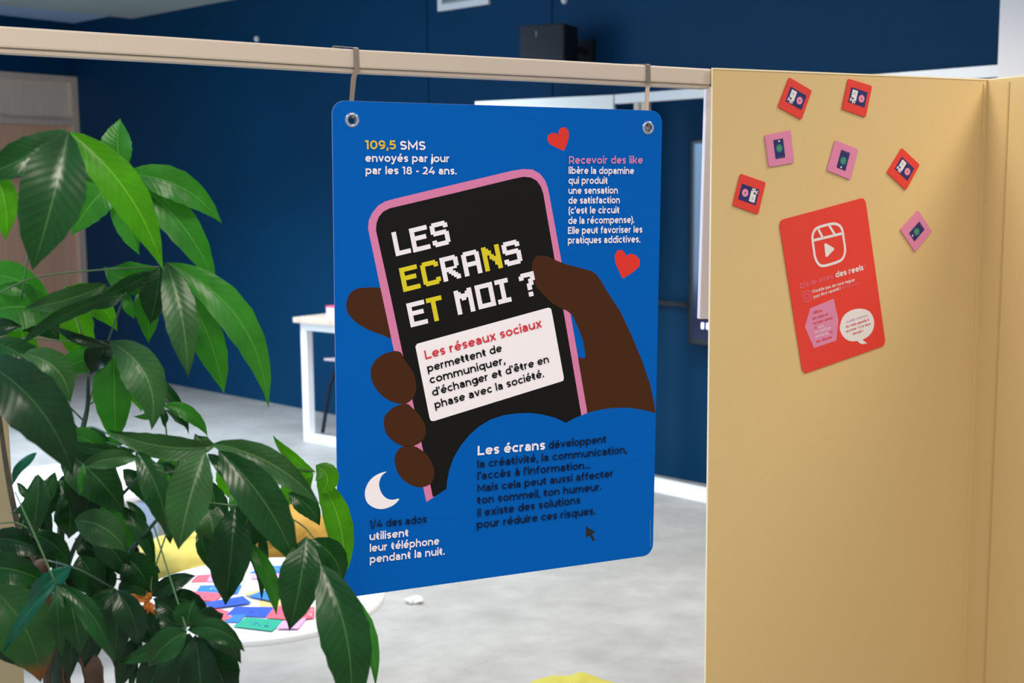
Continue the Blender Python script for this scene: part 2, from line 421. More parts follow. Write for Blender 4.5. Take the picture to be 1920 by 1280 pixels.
# back wall: flush boards with open joints between them
wb = st(empty('wall_back', CR))
def wall_u(x, y):
    P = on_plane(x, y, CR, WN); return (P - CR).dot(WD)
seams = [0, wall_u(802, 100), wall_u(1036, 170)]
seams += [seams[2] + 4.2, 11.5]
for i in range(4):
    a, b = seams[i] + (.004 if i else 0), seams[i + 1] - .004
    MB().box(CR + WD * a, WD * (b - a), -WN * .03, Z * CEIL).go('panel', wall_blue, wb)
MB().box(CR - WN * .03, WD * 11.5, -WN * .1, Z * CEIL).go('backing', mat('wall_joint', (4, 18, 40), .8), wb)
wl = st(empty('wall_left', CR))
door_w = 1.05
# left wall with the doorway recess beside the corner
MB().box(CR + LD * door_w, LD * 3.2, -LN * .12, Z * CEIL).go('panel', wall_blue, wl)
MB().box(CR + Z * 2.42, LD * door_w, -LN * .12, Z * (CEIL - 2.42)).go('panel', wall_blue, wl)
dr = st(empty('door_1', CR))
fr_m = wood('oak_frame', (212, 184, 160), (220, 194, 170), .5)
MB().box(CR - LN * .1 + LN * .11, LD * .06, -LN * .1, Z * 2.42).box(CR + LD * (door_w - .06) + LN * .01, LD * .06, -LN * .1, Z * 2.42).box(CR + LD * .06 + LN * .01 + Z * 2.37, LD * (door_w - .12), -LN * .1, Z * .05).box(CR + LD * .06 + LN * .01 + Z * 2.02, LD * (door_w - .12), -LN * .1, Z * .05).go('frame', fr_m, dr)
MB().box(CR + LD * .06 - LN * .03 + Z * .008, LD * (door_w - .12), -LN * .045, Z * 2.01).go('leaf', door_wood, dr)
MB().box(CR + LD * .06 - LN * .02 + Z * 2.07, LD * (door_w - .12), -LN * .045, Z * .3).go('transom', wood('grey_oak', (228, 202, 176), (236, 212, 188), .5), dr)
hp = at(25, 332, 9.75); MB().box(hp + LN * .0 - LD * .1, LD * .22, LN * .04, Z * .05).go('handle', mat('satin_metal', (150, 165, 190), .3, .6), dr)
# ceiling bulkhead strip near the corner
st(MB().box(CR + WD * .9 + Z * (CEIL - .05), WD * 2.2, WN * 1.1, Z * .049).go('trim_1', mat('bulkhead_paint', (176, 190, 186), .9)))
# thick white column on the right
PC = Vector((1.857, 4.71, 0)); RD = (Vector((1.857, 4.71, 0)) - Vector((.505, 6.09, 0))).normalized(); RN = Vector((-RD.y, RD.x, 0)); RN = RN if RN.y < 0 else -RN
colm = mat('column_paint', (226, 218, 212), .6)
st(MB().box(PC + RN * .05, RD * .36, -RN * .36, Z * CEIL).go('trim_2', colm, bevel=.008))

# ------------------------------------------------------------------ things on and before the back wall
def wall_pt(x, y, d=0):
    return on_plane(x, y, CR + WN * d, WN)
# framed wall vent
p = wall_pt(825, 22, .001); q = wall_pt(920, 12, .001); wv = (q - p).dot(WD)
ve = empty('wall_vent', p, 'white framed air grille high on the navy back wall', 'vent')
hh = .26; t = .035
f = MB()
f.box(p, WD * wv, WN * .02, Z * t).box(p + Z * (hh - t), WD * wv, WN * .02, Z * t).box(p + Z * t, WD * t, WN * .02, Z * (hh - 2 * t)).box(p + Z * t + WD * (wv - t), WD * t, WN * .02, Z * (hh - 2 * t))
f.go('frame', white_paint, ve)
MB().box(p + Z * t + WD * t, WD * (wv - 2 * t), WN * .004, Z * (hh - 2 * t)).go('backing', mat('vent_dark', (110, 112, 112), .8), ve)
for k in range(9):
    MB().box(p + Z * (t + .004 + k * .0205) + WD * t + WN * .004, WD * (wv - 2 * t), WN * .010, Z * .009).go('slat', mat('vent_slat', (190, 190, 184), .6), ve)
# wall loudspeaker on a bracket
sp0 = wall_pt(1085, 112, .15)
yawS = math.radians(-24)
sx = Vector((math.cos(yawS), math.sin(yawS), 0)); sy = Vector((-sx.y, sx.x, 0))
sb = at(975, 131, sp0.y - .06)
spk = empty('loudspeaker', sb, 'black loudspeaker bracketed high on the navy back wall', 'speaker')
hS = .22; wS = .245
MB().box(sb, sx * wS, sy * .19, Z * hS).go('cabinet', mat('speaker_case', (14, 15, 17), .6), spk, bevel=.008)
MB().box(sb + sx * .008 - sy * .006 + Z * .008, sx * (wS - .016), sy * .008, Z * (hS - .016)).go('grille', mat('speaker_cloth', (34, 38, 44), .8, bump=.5, bscale=700), spk)
MB().box(sb + sx * .09 - sy * .0075 + Z * (hS - .06), sx * .006, sy * .003, Z * .028).go('badge', mat('badge_grey', (120, 124, 128), .5), spk)
bkp = sb + sx * (wS * .75) + sy * .17 + Z * .11
dw = (bkp - CR).dot(WN); foot = bkp - WN * dw
MB().tube([bkp, bkp * .5 + foot * .5, foot + WN * .021], .022, 10).box(foot - WD * .05 - Z * .06 + WN * .0005, WD * .10, WN * .02, Z * .12).go('bracket', mat('speaker_case', (14, 15, 17)), spk)
# small white sensors
for x, y, lab in ((483, 73, 'small white oval sensor on the navy wall above the cream rail'), (1060, 1, 'tiny white sensor at the top of the wall above the loudspeaker')):
    c = wall_pt(x, y); s_ = empty('wall_sensor', c, lab, 'sensor')
    b = MB(); V = []; n = 12
    for j, (r, d) in enumerate(((1, 0), (1, .012), (.8, .02), (.3, .024))):
        V += [c + WD * (.016 * r * math.cos(2 * math.pi * k / n)) + Z * (.020 * r * math.sin(2 * math.pi * k / n)) + WN * d for k in range(n)]
    F = [(j * n + k, j * n + (k + 1) % n, (j + 1) * n + (k + 1) % n, (j + 1) * n + k) for j in range(3) for k in range(n)] + [tuple(range(3 * n, 4 * n))]
    b.add(V, F).go('cover', white_paint, s_, smooth=True)
# big wall display
d0 = wall_pt(1290, 645, .09); d1 = wall_pt(1290, 262, .09); hD = (d1 - d0).z
tvp = empty('wall_display', d0, 'large dark wall-mounted display behind the yellow partition edge', 'screen')
MB().box(d0, WD * 1.72, -WN * .05, Z * hD).go('casing', mat('bezel', (12, 13, 20), .35), tvp, bevel=.006)
tvm = bpy.data.materials.new('display_picture'); tvm.use_nodes = True
nt = tvm.node_tree; bs = nt.nodes['Principled BSDF']; bs.inputs['Base Color'].default_value = (.006, .008, .014, 1); bs.inputs['Roughness'].default_value = .12
tcn = nt.nodes.new('ShaderNodeTexCoord'); spx = nt.nodes.new('ShaderNodeSeparateXYZ'); rp = nt.nodes.new('ShaderNodeValToRGB')
nt.links.new(tcn.outputs['Generated'], spx.inputs[0]); nt.links.new(spx.outputs[2], rp.inputs[0]); nt.links.new(rp.outputs[0], bs.inputs['Emission Color'])
rp.color_ramp.elements[0].position = .1; rp.color_ramp.elements[0].color = (*s2l((16, 20, 48)), 1); rp.color_ramp.elements[1].color = (*s2l((52, 84, 112)), 1)
bs.inputs['Emission Strength'].default_value = 1
MB().box(d0 + WD * .025 + WN * .001 + Z * .03, WD * 1.67, WN * .002, Z * (hD - .05)).go('picture', tvm, tvp)
q = wall_pt(1315, 616, .094); lm = mat('display_glyph', (220, 215, 255), .5, emis=(215, 210, 255), es=1.4)
b = MB()
for k, (a, w_, h0, h1) in enumerate(((0, .014, 0, .03), (.03, .012, 0, .03), (.052, .03, .02, .032), (.055, .012, 0, .03), (.085, .012, 0, .03))):
    b.box(q + WD * a + Z * h0, WD * w_, WN * .001, Z * (h1 - h0))
b.go('glyphs', lm, tvp)
# black shelf rail left of the display
a_, b_ = wall_pt(1242, 572, .03), wall_pt(1290, 570, .03)
tag(MB().box(a_ - WD * .5, WD * ((b_ - a_).dot(WD) + .5), -WN * .03, Z * .02).box(a_ - WD * .5 + Z * .02, WD * ((b_ - a_).dot(WD) + .5), WN * .012, Z * .004).go('wall_rail', black), 'thin black horizontal rail on the wall left of the display', 'rail')

# rear white frame running in front of the wall
HR = 1.94
def rp_(x, y=0): 
    o = Vector((.505, 6.09, 0)); n = RN; return on_plane(x, 175, o, n)
A = Vector((rp_(1152).x, rp_(1152).y, 0)); B = PC.copy()
rf = empty('rear_frame', A, 'white rail frame standing before the navy wall behind the poster', 'frame')
Lr = (B - A).length
MB().box(A + Z * (HR - .045), RD * Lr, -RN * .04, Z * .045).go('top_rail', white_paint, rf, bevel=.003)
MB().box(A + RN * .0, RD * Lr, -RN * .06, Z * .062).go('bottom_rail', white_lam, rf, bevel=.004)
P1 = rp_(1187); P1.z = 0
MB().box(P1 - RN * .005 + Z * .06, RD * .075, -RN * .04, Z * (HR - .105)).go('post', cream, rf, bevel=.003)
MB().box(P1 + RD * .03 - RN * -.002 + Z * .062, RD * .012, RN * .004, Z * (HR - .11)).go('post_groove', cream2, rf)
# white board left of that frame
A2 = Vector((-.183, 6.49, 0)); B2 = Vector((.505, 6.09, 0)); D2 = (B2 - A2).normalized(); N2 = Vector((D2.y, -D2.x, 0))
wbd = empty('mobile_whiteboard', A2, 'white board panel behind the top right of the blue poster', 'board')
MB().box(A2 + Z * .95, D2 * (B2 - A2).length, -N2 * .03, Z * (HR - .95)).go('board', mat('warm_white', (236, 232, 220), .5), wbd, bevel=.003)
for s in (.04, (B2 - A2).length - .08):
    MB().box(A2 + D2 * s - N2 * .035, D2 * .04, -N2 * .03, Z * 1.9).box(A2 + D2 * s + N2 * .2, D2 * .04, -N2 * .44, Z * .03).go('leg', white_paint, wbd)

# desk with a sled frame
dd = (Vector((-1.026, 7.027, 0)) - Vector((-1.23, 7.187, 0))).normalized(); dn = Vector((-dd.y, dd.x, 0)); dn = dn if dn.y > 0 else -dn
o = Vector((-1.25, 7.2, 0))
dk = empty('sled_desk', o, 'pale oak topped desk on a white sled frame, partly behind the poster', 'desk')
MB().box(o - dd * .03 - dn * .03 + Z * .715, dd * 1.10, dn * .66, Z * .032).go('tabletop', desk_wood, dk, bevel=.003)
for s in (0, .55):
    f = MB(); q = o + dn * s
    f.box(q, dd * .05, dn * .05, Z * .715).box(q + dd * .99, dd * .05, dn * .05, Z * .715).box(q + dd * .05, dd * .94, dn * .05, Z * .045).box(q + dd * .05 + Z * .67, dd * .94, dn * .05, Z * .045)
    f.go('sled_leg', white_lam, dk, bevel=.003)
MB().box(o + dn * .05 + dd * .003 + Z * .672, dd * .04, dn * .5, Z * .04).box(o + dn * .05 + dd * .995 + Z * .672, dd * .04, dn * .5, Z * .04).go('crossbar', white_lam, dk)
bx = on_plane(612, 605, o + dn * .12, dn); bx.z = .747
pk = empty('small_box', bx, 'small pink and white box on the far desk, cut by the poster', 'box')
MB().box(bx, dd * .16, dn * .1, Z * .052).go('body', mat('pink_white_card', (238, 214, 226), .6), pk, bevel=.003)
MB().box(bx - dd * .001 - dn * .001 + Z * .053, dd * .162, dn * .102, Z * .008).go('lid', mat('pink_card', (232, 96, 120), .6), pk)
# chair: bent dark tube legs, mostly hidden
g = on_z(605, 814)
ch = empty('side_chair', g, 'chair with thin black tube legs tucked beside the far desk', 'chair')
tube_m = mat('navy_tube', (14, 22, 44), .4, .3)
e1, e2 = dd, dn
for i, j in ((0, 0), (1, 0), (0, 1), (1, 1)):
    q = g + e1 * (.46 * i) + e2 * (.42 * j); top = g + e1 * (.06 + .34 * i) + e2 * (.06 + .30 * j) + Z * .44
    bend = top + (q - top) * .12
    MB().tube(smooth_path([q + Z * .01, q * .12 + bend * .88 + Z * .0, top + (g + e1 * .23 + e2 * .21 + Z * .44 - top) * .35], 6), .0115, 8).go('leg', tube_m, ch, smooth=True)
c0 = g + e1 * .23 + e2 * .21
V, F = [], []
for k in range(9):
    for l in range(9):
        u, v = k / 4 - 1, l / 4 - 1
        V.append(c0 + e1 * (.21 * u) + e2 * (.20 * v) + Z * (.45 - .015 * (1 - u * u) * (1 - v * v) + .01 * v * v))
top = len(V); V += [v + Z * .012 for v in V]
F = [(k * 9 + l, k * 9 + l + 1, (k + 1) * 9 + l + 1, (k + 1) * 9 + l) for k in range(8) for l in range(8)]
F += [tuple(i + top for i in f[::-1]) for f in F]
bo = [k * 9 for k in range(9)] + [72 + l for l in range(1, 9)] + [k * 9 + 8 for k in range(7, -1, -1)] + [l for l in range(7, 0, -1)]
F += [(bo[i], bo[(i + 1) % len(bo)], bo[(i + 1) % len(bo)] + top, bo[i] + top) for i in range(len(bo))]
mesh('seat', V, F, mat('seat_shell', (225, 205, 205), .5), ch, smooth='auto')
V, F = [], []
for k in range(9):
    for l in range(6):
        u, v = k / 4 - 1, l / 5
        V.append(c0 + e1 * (.20 * u) + e2 * (.2 + .05 * v - .04 * u * u) + Z * (.475 + .21 * v))
top = len(V); V += [v + e2 * .012 for v in V]
F = [(k * 6 + l, k * 6 + l + 1, (k + 1) * 6 + l + 1, (k + 1) * 6 + l) for k in range(8) for l in range(5)]
F += [tuple(i + top for i in f[::-1]) for f in F]
mesh('backrest', V, F, mat('seat_shell', (225, 205, 205), .5), ch, smooth=True)

# ------------------------------------------------------------------ round tables, cards, beanbags
def round_table(c, r, z, label, leg_angles):
    t = empty('round_table', (c[0], c[1], 0), label, 'table')
    MB().lathe((c[0], c[1], 0), [(r - .012, z - .022), (r - .002, z - .018), (r, z - .010), (r - .003, z - .002), (r - .010, z)], 72).go('tabletop', white_lam, t, smooth='auto')
    MB().lathe((c[0], c[1], 0), [(.05, z - .05), (.12, z - .04), (.12, z - .0225)], 24).go('hub', white_paint, t)
    for a in leg_angles:
        a = math.radians(a); d = Vector((math.cos(a), math.sin(a), 0)); cc = Vector((c[0], c[1], 0))
        MB().tube([cc + d * (r * .86), cc + d * (r * .80) + Z * (z - .03)], .013, 10).go('leg', white_paint, t, smooth='auto')
    return t
T1 = Vector((-.70, 3.24, 0)); TZ = .40
round_table(T1, .347, TZ, 'low round white table covered with coloured cards, below the blue poster', (-33, 40, 130, 215))
T2 = on_z(130, 905, .5)
round_table(T2, .34, .5, 'farther white round table seen through the leaves, with pale sheets', (-30, 60, 150, 240))
cardm = {'b': (30, 118, 226), 'n': (24, 78, 196), 'r': (226, 92, 108), 'p': (236, 160, 222), 'g': (10, 160, 130), 'y': (206, 182, 116)}
names = {'b': 'bright blue', 'n': 'royal blue', 'r': 'coral red', 'p': 'pale pink', 'g': 'green', 'y': 'mustard'}
cards = [  # corners in the photograph, colour, words that find it
 ([(500, 1061), (533, 1060), (548, 1075), (466, 1074)], 'b', 'at the far rim of the table, with faint print'),
 ([(370, 1078), (402, 1076), (395, 1090), (357, 1091)], 'r', 'at the far left of the cards'),
 ([(396, 1076), (428, 1074), (424, 1089), (388, 1090)], 'p', 'overlapping the coral card at the far left'),
 ([(473, 1076), (530, 1075), (526, 1084), (470, 1085)], 'p', 'just below the bright blue card at the far rim'),
 ([(376, 1097), (454, 1096), (446, 1112), (366, 1111)], 'b', 'with pale marks, left of the long hanging leaf'),
 ([(356, 1108), (421, 1112), (402, 1127), (332, 1121)], 'r', 'with dark marks, at the left rim side'),
 ([(380, 1130), (455, 1117), (472, 1130), (400, 1140)], 'n', 'lying crosswise in the middle left of the cards'),
 ([(454, 1113), (494, 1104), (500, 1108), (470, 1117)], 'y', 'narrow visible strip behind a blue card'),
 ([(465, 1117), (520, 1098), (560, 1106), (508, 1126)], 'b', 'tilted, right of the narrow mustard strip'),
 ([(484, 1125), (560, 1118), (556, 1138), (488, 1138)], 'y', 'wide, below the tilted bright blue card'),
 ([(396, 1137), (452, 1152), (412, 1166), (374, 1158)], 'r', 'diamond-turned, left of the green card'),
 ([(441, 1137), (515, 1138), (498, 1157), (424, 1153)], 'n', 'wide, just above the green card'),
 ([(440, 1152), (462, 1152), (447, 1166), (420, 1166)], 'b', 'small visible piece left of the green card'),
 ([(462, 1157), (534, 1163), (510, 1183), (436, 1174)], 'g', 'nearest card with dark blue marks'),
 ([(516, 1136), (548, 1135), (540, 1161), (498, 1158)], 'r', 'right of the wide royal blue card'),
 ([(560, 1140), (590, 1137), (590, 1158), (562, 1160)], 'r', 'with white print at the right rim side'),
 ([(530, 1164), (575, 1158), (560, 1178), (518, 1178)], 'p', 'partly under the green card'),
 ([(528, 1080), (540, 1078), (545, 1088), (519, 1089)], 'g', 'tiny visible corner near the far rim'),
]
for i, (q, k, lab) in enumerate(cards):
    z0 = TZ + .0012 + .0007 * (i % 9)
    P = [on_z(x, y, z0) for x, y in q]
    V = P + [p_ + Z * .0005 for p_ in P]
    c = empty('card', sum(P, Vector()) / 4, '%s card %s' % (names[k], lab), 'card', 'coloured cards on the low round table')
    mesh('sheet', V, [(0, 3, 2, 1), (4, 5, 6, 7), (0, 1, 5, 4), (1, 2, 6, 5), (2, 3, 7, 6), (3, 0, 4, 7)], mat('card_' + k, cardm[k], .5), c)
    if i in (0, 4, 5, 6, 10, 11, 13, 14, 15):
        mk = mat('ink_pale', (170, 200, 225), .6) if k == 'b' else mat('ink_white', (240, 225, 228), .6) if i in (10, 15) else mat('ink_blue', (28, 70, 170), .6)
        b = MB(); rr = random.Random(i)
        for _ in range(11):
            s, t2 = rr.uniform(.25, .8), rr.uniform(.25, .7)
            e = lambda s_, t_: (P[0] * (1 - s_) + P[1] * s_) * (1 - t_) + (P[3] * (1 - s_) + P[2] * s_) * t_ + Z * .0009
            w1, w2 = rr.uniform(.02, .07), rr.uniform(.03, .10)
            b.add([e(s, t2), e(s + w1, t2), e(s + w1, t2 + w2), e(s, t2 + w2)], [(0, 1, 2, 3)])
        b.go('print', mk, c)
for k, (x, y, a, lab) in enumerate(((232, 893, .3, 'pale printed sheet on the farther round table, right side'), (258, 905, 1.1, 'second pale sheet overlapping on the farther round table'), (110, 925, .8, 'sheet lying on the left of the farther round table'))):
    c = on_z(x, y, .5); u = Vector((math.cos(a), math.sin(a), 0)); v = Vector((-u.y, u.x, 0))
    s = empty('paper_sheet', c, lab, 'paper')
    MB().box(c - u * .07 - v * .05 + Z * (.001 + k * .001), u * .14, v * .10, Z * .0006).go('sheet', mat('pale_paper', (232, 228, 240), .7), s)
    b = MB()
    for i in range(5): b.box(c - u * .05 + v * (-.035 + .016 * i) + Z * (.0018 + k * .001), u * random.uniform(.05, .1), v * .005, Z * .0003)
    b.go('print', mat('paper_ink', (205, 170, 190), .7), s)

def blob(name, c, rx, ry, h, m, parent=None, seed=0, folds=.05, flat=.0, nz=20, n=40, dent=.0):
    V, F = [], []
    for j in range(nz + 1):
        t = j / nz; ph = math.pi * (t - .5)
        rr = max(0.0, math.cos(ph)) ** .62; zz = h * (.5 + .5 * math.sin(ph) ** 1 if True else t)
        for k in range(n):
            a = 2 * math.pi * k / n
            d = Vector((math.cos(a), math.sin(a), t * 2))
            w = 1 + folds * noise.noise(d * 2.3 + Vector((seed, 0, 0))) + folds * .6 * noise.noise(d * 6 + Vector((0, seed, 0)))
            z = zz - dent * max(0, 1 - rr) * (1 if t > .5 else 0) + (folds * .5 * noise.noise(d * 3 + Vector((seed, 3, 1))) * h if t > .3 else 0)
            V.append(Vector(c) + Vector((rx * rr * w * math.cos(a), ry * rr * w * math.sin(a), max(0.002, z))))
    for j in range(nz):
        for k in range(n): F.append((j * n + k, j * n + (k + 1) % n, (j + 1) * n + (k + 1) % n, (j + 1) * n + k))
    F += [tuple(range(n))[::-1], tuple(nz * n + k for k in range(n))]
    return mesh(name, V, F, m, parent, smooth=True)
must = mat('mustard_fabric', (178, 164, 78), .85, bump=.5, bscale=300, noise_amt=.06, nscale=8)
must_shade = mat('mustard_fabric_shade', (160, 122, 40), .85, bump=.5, bscale=300, noise_amt=.06, nscale=8)  # same mustard cover, its brown shading put into the colour
bc = Vector((-1.02, 4.62, 0))
bb = empty('beanbag', bc, 'mustard yellow beanbag behind the low round card table', 'beanbag')
blob('seat_cushion', bc + Vector((-.20, -.14, 0)), .22, .22, .20, must, bb, 2, .16)
blob('back_cushion', bc + Vector((.10, .0, 0)), .23, .20, .27, must_shade, bb, 5, .22)
b2 = on_z(20, 975, .15); b2.z = 0
bb = empty('beanbag', b2, 'mustard beanbag at the far left between post and stem', 'beanbag')
blob('cushion', b2, .15, .15, .22, must, bb, 8, .1)
c3 = on_z(1075, 1330, .36); c3.z = 0
bb = empty('beanbag', c3, 'yellow beanbag just peeking in at the bottom edge, right of centre', 'beanbag')
blob('cushion', c3, .22, .22, .405, mat('lemon_fabric', (186, 176, 70), .85, bump=.4, bscale=300), bb, 11, .07)
c4 = on_z(1216, 1320, .36); c4.z = 0
bb = empty('pouf', c4 + Vector((.02, 0, 0)), 'dark navy pouf barely showing at the bottom edge beside the yellow beanbag', 'pouf')
blob('cushion', c4 + Vector((.05, -.02, 0)), .07, .07, .385, mat('navy_fabric', (34, 48, 72), .85), bb, 13, .04)
# grey and beige stool seen through the plant
s0 = on_z(262, 1062); 
stl = empty('square_pouf', s0, 'square pouf, beige top and grey-blue sides, behind the plant', 'pouf')
sd = Vector((.8, -.6, 0)); sn = Vector((.6, .8, 0))
MB().box(s0 - sd * .13, sd * .26, sn * .26, Z * .27).go('body', mat('grey_blue_fabric', (150, 160, 176), .85, bump=.4), stl, bevel=.015)
MB().box(s0 - sd * .135 - sn * .004 + Z * .27, sd * .27, sn * .27, Z * .10).go('top_cushion', mat('beige_fabric', (198, 178, 158), .85, bump=.4), stl, bevel=.02)
# crumpled paper
cp = on_z(778, 1130)
V, F = [], []
bm = bmesh.new(); bmesh.ops.create_icosphere(bm, subdivisions=3, radius=1)
for v in bm.verts:
    d = v.co.copy(); k = 1 + .45 * noise.noise(d * 1.6 + Vector((4, 1, 2))) + .25 * noise.noise(d * 4)
    v.co = Vector((d.x * .030 * k, d.y * .022 * k, max(-.010, d.z * .014 * k) + .010))
me_V = [v.co + cp for v in bm.verts]; me_F = [tuple(v.index for v in f.verts) for f in bm.faces]; bm.free()
tag(mesh('crumpled_paper', me_V, me_F, white_paint), 'small crumpled white paper on the floor under the poster', 'paper')

# ------------------------------------------------------------------ near partition: rail, posts
YAW = .4236
rn = Vector((math.sin(YAW + math.radians(4)), -math.cos(YAW + math.radians(4)), 0))   # towards the viewer
rl = Vector((-rn.y, rn.x, 0)); rl = rl if rl.x > 0 else -rl
RP = Vector((-.278, 1.963, 1.6))
def rail_pt(x, y): return on_plane(x, y, RP, rn)
K = [rail_pt(0, 48.5), rail_pt(330, 69.5), rail_pt(660, 92), rail_pt(1000, 110), rail_pt(1334, 129)]
K[0:1] = [K[0] + (K[0] - K[1]) * .6, K[0]]
prt = empty('partition_rail', (K[0].x, K[0].y, K[0].z - .04), 'long cream top rail of the partition carrying the blue poster', 'rail')
def rail_strip(name, z0, z1, back0, back1, m, bev):
    V = []
    for p in K:
        for dz, bk in ((z1, back0), (z1, back1), (z0, back1), (z0, back0)):
            V.append(p + Z * dz - rn * bk)
    n = len(K); F = [(0, 1, 2, 3), tuple(4 * (n - 1) + i for i in (3, 2, 1, 0))]
    for i in range(n - 1):
        for k in range(4): F.append((4 * i + k, 4 * i + (k + 1) % 4, 4 * (i + 1) + (k + 1) % 4, 4 * (i + 1) + k))
    return mesh(name, V, F, m, prt, bevel=bev)
rail_strip('beam', -.029, 0, 0, .032, cream, .003)
rail_strip('under_lip', -.036, -.0292, .004, .028, cream2, .0008)
# post at the left edge of the picture
pp = on_plane(29, 1000, RP, rn); pw = .045
po = empty('partition_post', (pp.x, pp.y, 0), 'cream upright post of the partition at the left edge behind the plant', 'post')
base = Vector((pp.x, pp.y, 0)) - rl * pw - rn * .002
MB().box(base + Z * .02, rl * pw, -rn * .030, Z * (1.69 - .02)).go('upright', mat('post_cream_shaded', (158, 146, 116), .5), po, bevel=.002)  # cream darkened in colour for the shade the post stands in
MB().box(base - rl * .03 + rn * .16, rl * (pw + .06), -rn * .36, Z * .02).go('foot', cream2, po)
for z in (.35, .9, 1.35):
    MB().box(base + rl * (pw * .35) + rn * .0015 + Z * z, rl * .012, -rn * .002, Z * .05).go('slot', mat('slot_dark', (70, 62, 50), .6), po)

# ------------------------------------------------------------------ yellow partition panels
TOP = 1.7135
PA = on_z(1337, 127, TOP); PB = on_z(1852, 148, TOP); PA.z = PB.z = 0
pd = (PB - PA).normalized(); pn = Vector((pd.y, -pd.x, 0))       # pn towards the viewer
YW = (PB - PA).length; ZB = .12
yp = empty('yellow_partition', PA, 'wide straw yellow partition panel holding the magnets', 'partition')
MB().box(PA + Z * ZB, pd * YW, -pn * .004, Z * (TOP - ZB - .003)).go('panel', yellow, yp, bevel=.0015)
MB().box(PA + Z * (TOP - .003) + pn * .001 - pd * .001, pd * (YW + .001), -pn * .006, Z * .003).go('lit_top_edge', edge_cream, yp)  # pale strip paints the light caught along the panel's top edge
MB().box(PA + Z * ZB - pd * .0012, pd * .0012, -pn * .004, Z * (TOP - ZB - .003)).go('side_edge', edge_cream, yp)
MB().box(PA + pd * .06 - pn * .004 + Z * ZB, pd * .04, -pn * .018, Z * (TOP - ZB - .02)).box(PA + pd * (YW - .10) - pn * .004 + Z * ZB, pd * .04, -pn * .018, Z * (TOP - ZB - .02)).go('stiffener', white_paint, yp)
for s in (.1, YW - .18):
    MB().box(PA + pd * s + pn * .14, pd * .06, -pn * .30, Z * .02).box(PA + pd * (s + .02) - pn * .004, pd * .02, -pn * .014, Z * ZB).go('foot', white_paint, yp)
PBn = PB + pn * .0005
yq = empty('yellow_partition', PB, 'second straw yellow panel folding towards the viewer at the right edge', 'partition')
SW = .62
MB().box(PB - pn * .022 + Z * ZB, pn * (SW + .022), pd * .022, Z * (TOP - ZB - .003)).go('panel', yellow, yq, bevel=.0015)
MB().box(PB - pn * .023 + Z * (TOP - .003), pn * (SW + .023), pd * .024, Z * .003).go('lit_top_edge', edge_cream, yq)
MB().box(PBn + pn * (SW - .1) - pd * .12, pn * .06, pd * .28, Z * .02).box(PBn + pn * (SW - .08) + pd * .004, pn * .02, pd * .014, Z * ZB).go('foot', white_paint, yq)
MB().box(PB - pd * .012 + pn * .0001 + Z * ZB, pd * .0118, pn * .0016, Z * (TOP - ZB - .01)).go('corner_strip', yellow, yq)
MB().box(PB - pd * .0016 + pn * .055 + Z * ZB, pd * .0015, pn * .004, Z * (TOP - ZB - .01)).go('seam_strip', mat('seam_line', (196, 164, 110), .6), yq)

# white hanging board behind the yellow panel's left edge
wq = [on_plane(x, y, PA - pn * .06, pn) for x, y in ((1325, 164), (1450, 166), (1450, 598), (1312, 598))]
hb = empty('hanging_board', (wq[3].x, wq[3].y, wq[3].z), 'narrow strip of a white board hanging behind the yellow panel', 'board')
mesh('board', wq + [p_ - pn * .01 for p_ in wq], [(0, 1, 2, 3), (7, 6, 5, 4), (0, 4, 5, 1), (1, 5, 6, 2), (2, 6, 7, 3), (3, 7, 4, 0)], mat('lilac_white', (226, 216, 220), .6), hb, bevel=.002)
hk = [wq[1] - pd * .1 + Z * 0, wq[1] - pd * .1 + Z * .05 + pn * .02, wq[1] - pd * .1 + Z * .05]
MB().tube([wq[1] - pd * .1 - pn * .005, Vector((wq[1].x, wq[1].y, 0)) - pd * .1 + Z * (TOP - .004) - pn * .005, Vector((wq[1].x, wq[1].y, 0)) - pd * .1 + Z * (TOP - .004) + pn * .036], .002, 6).go('hanger', steel, hb)

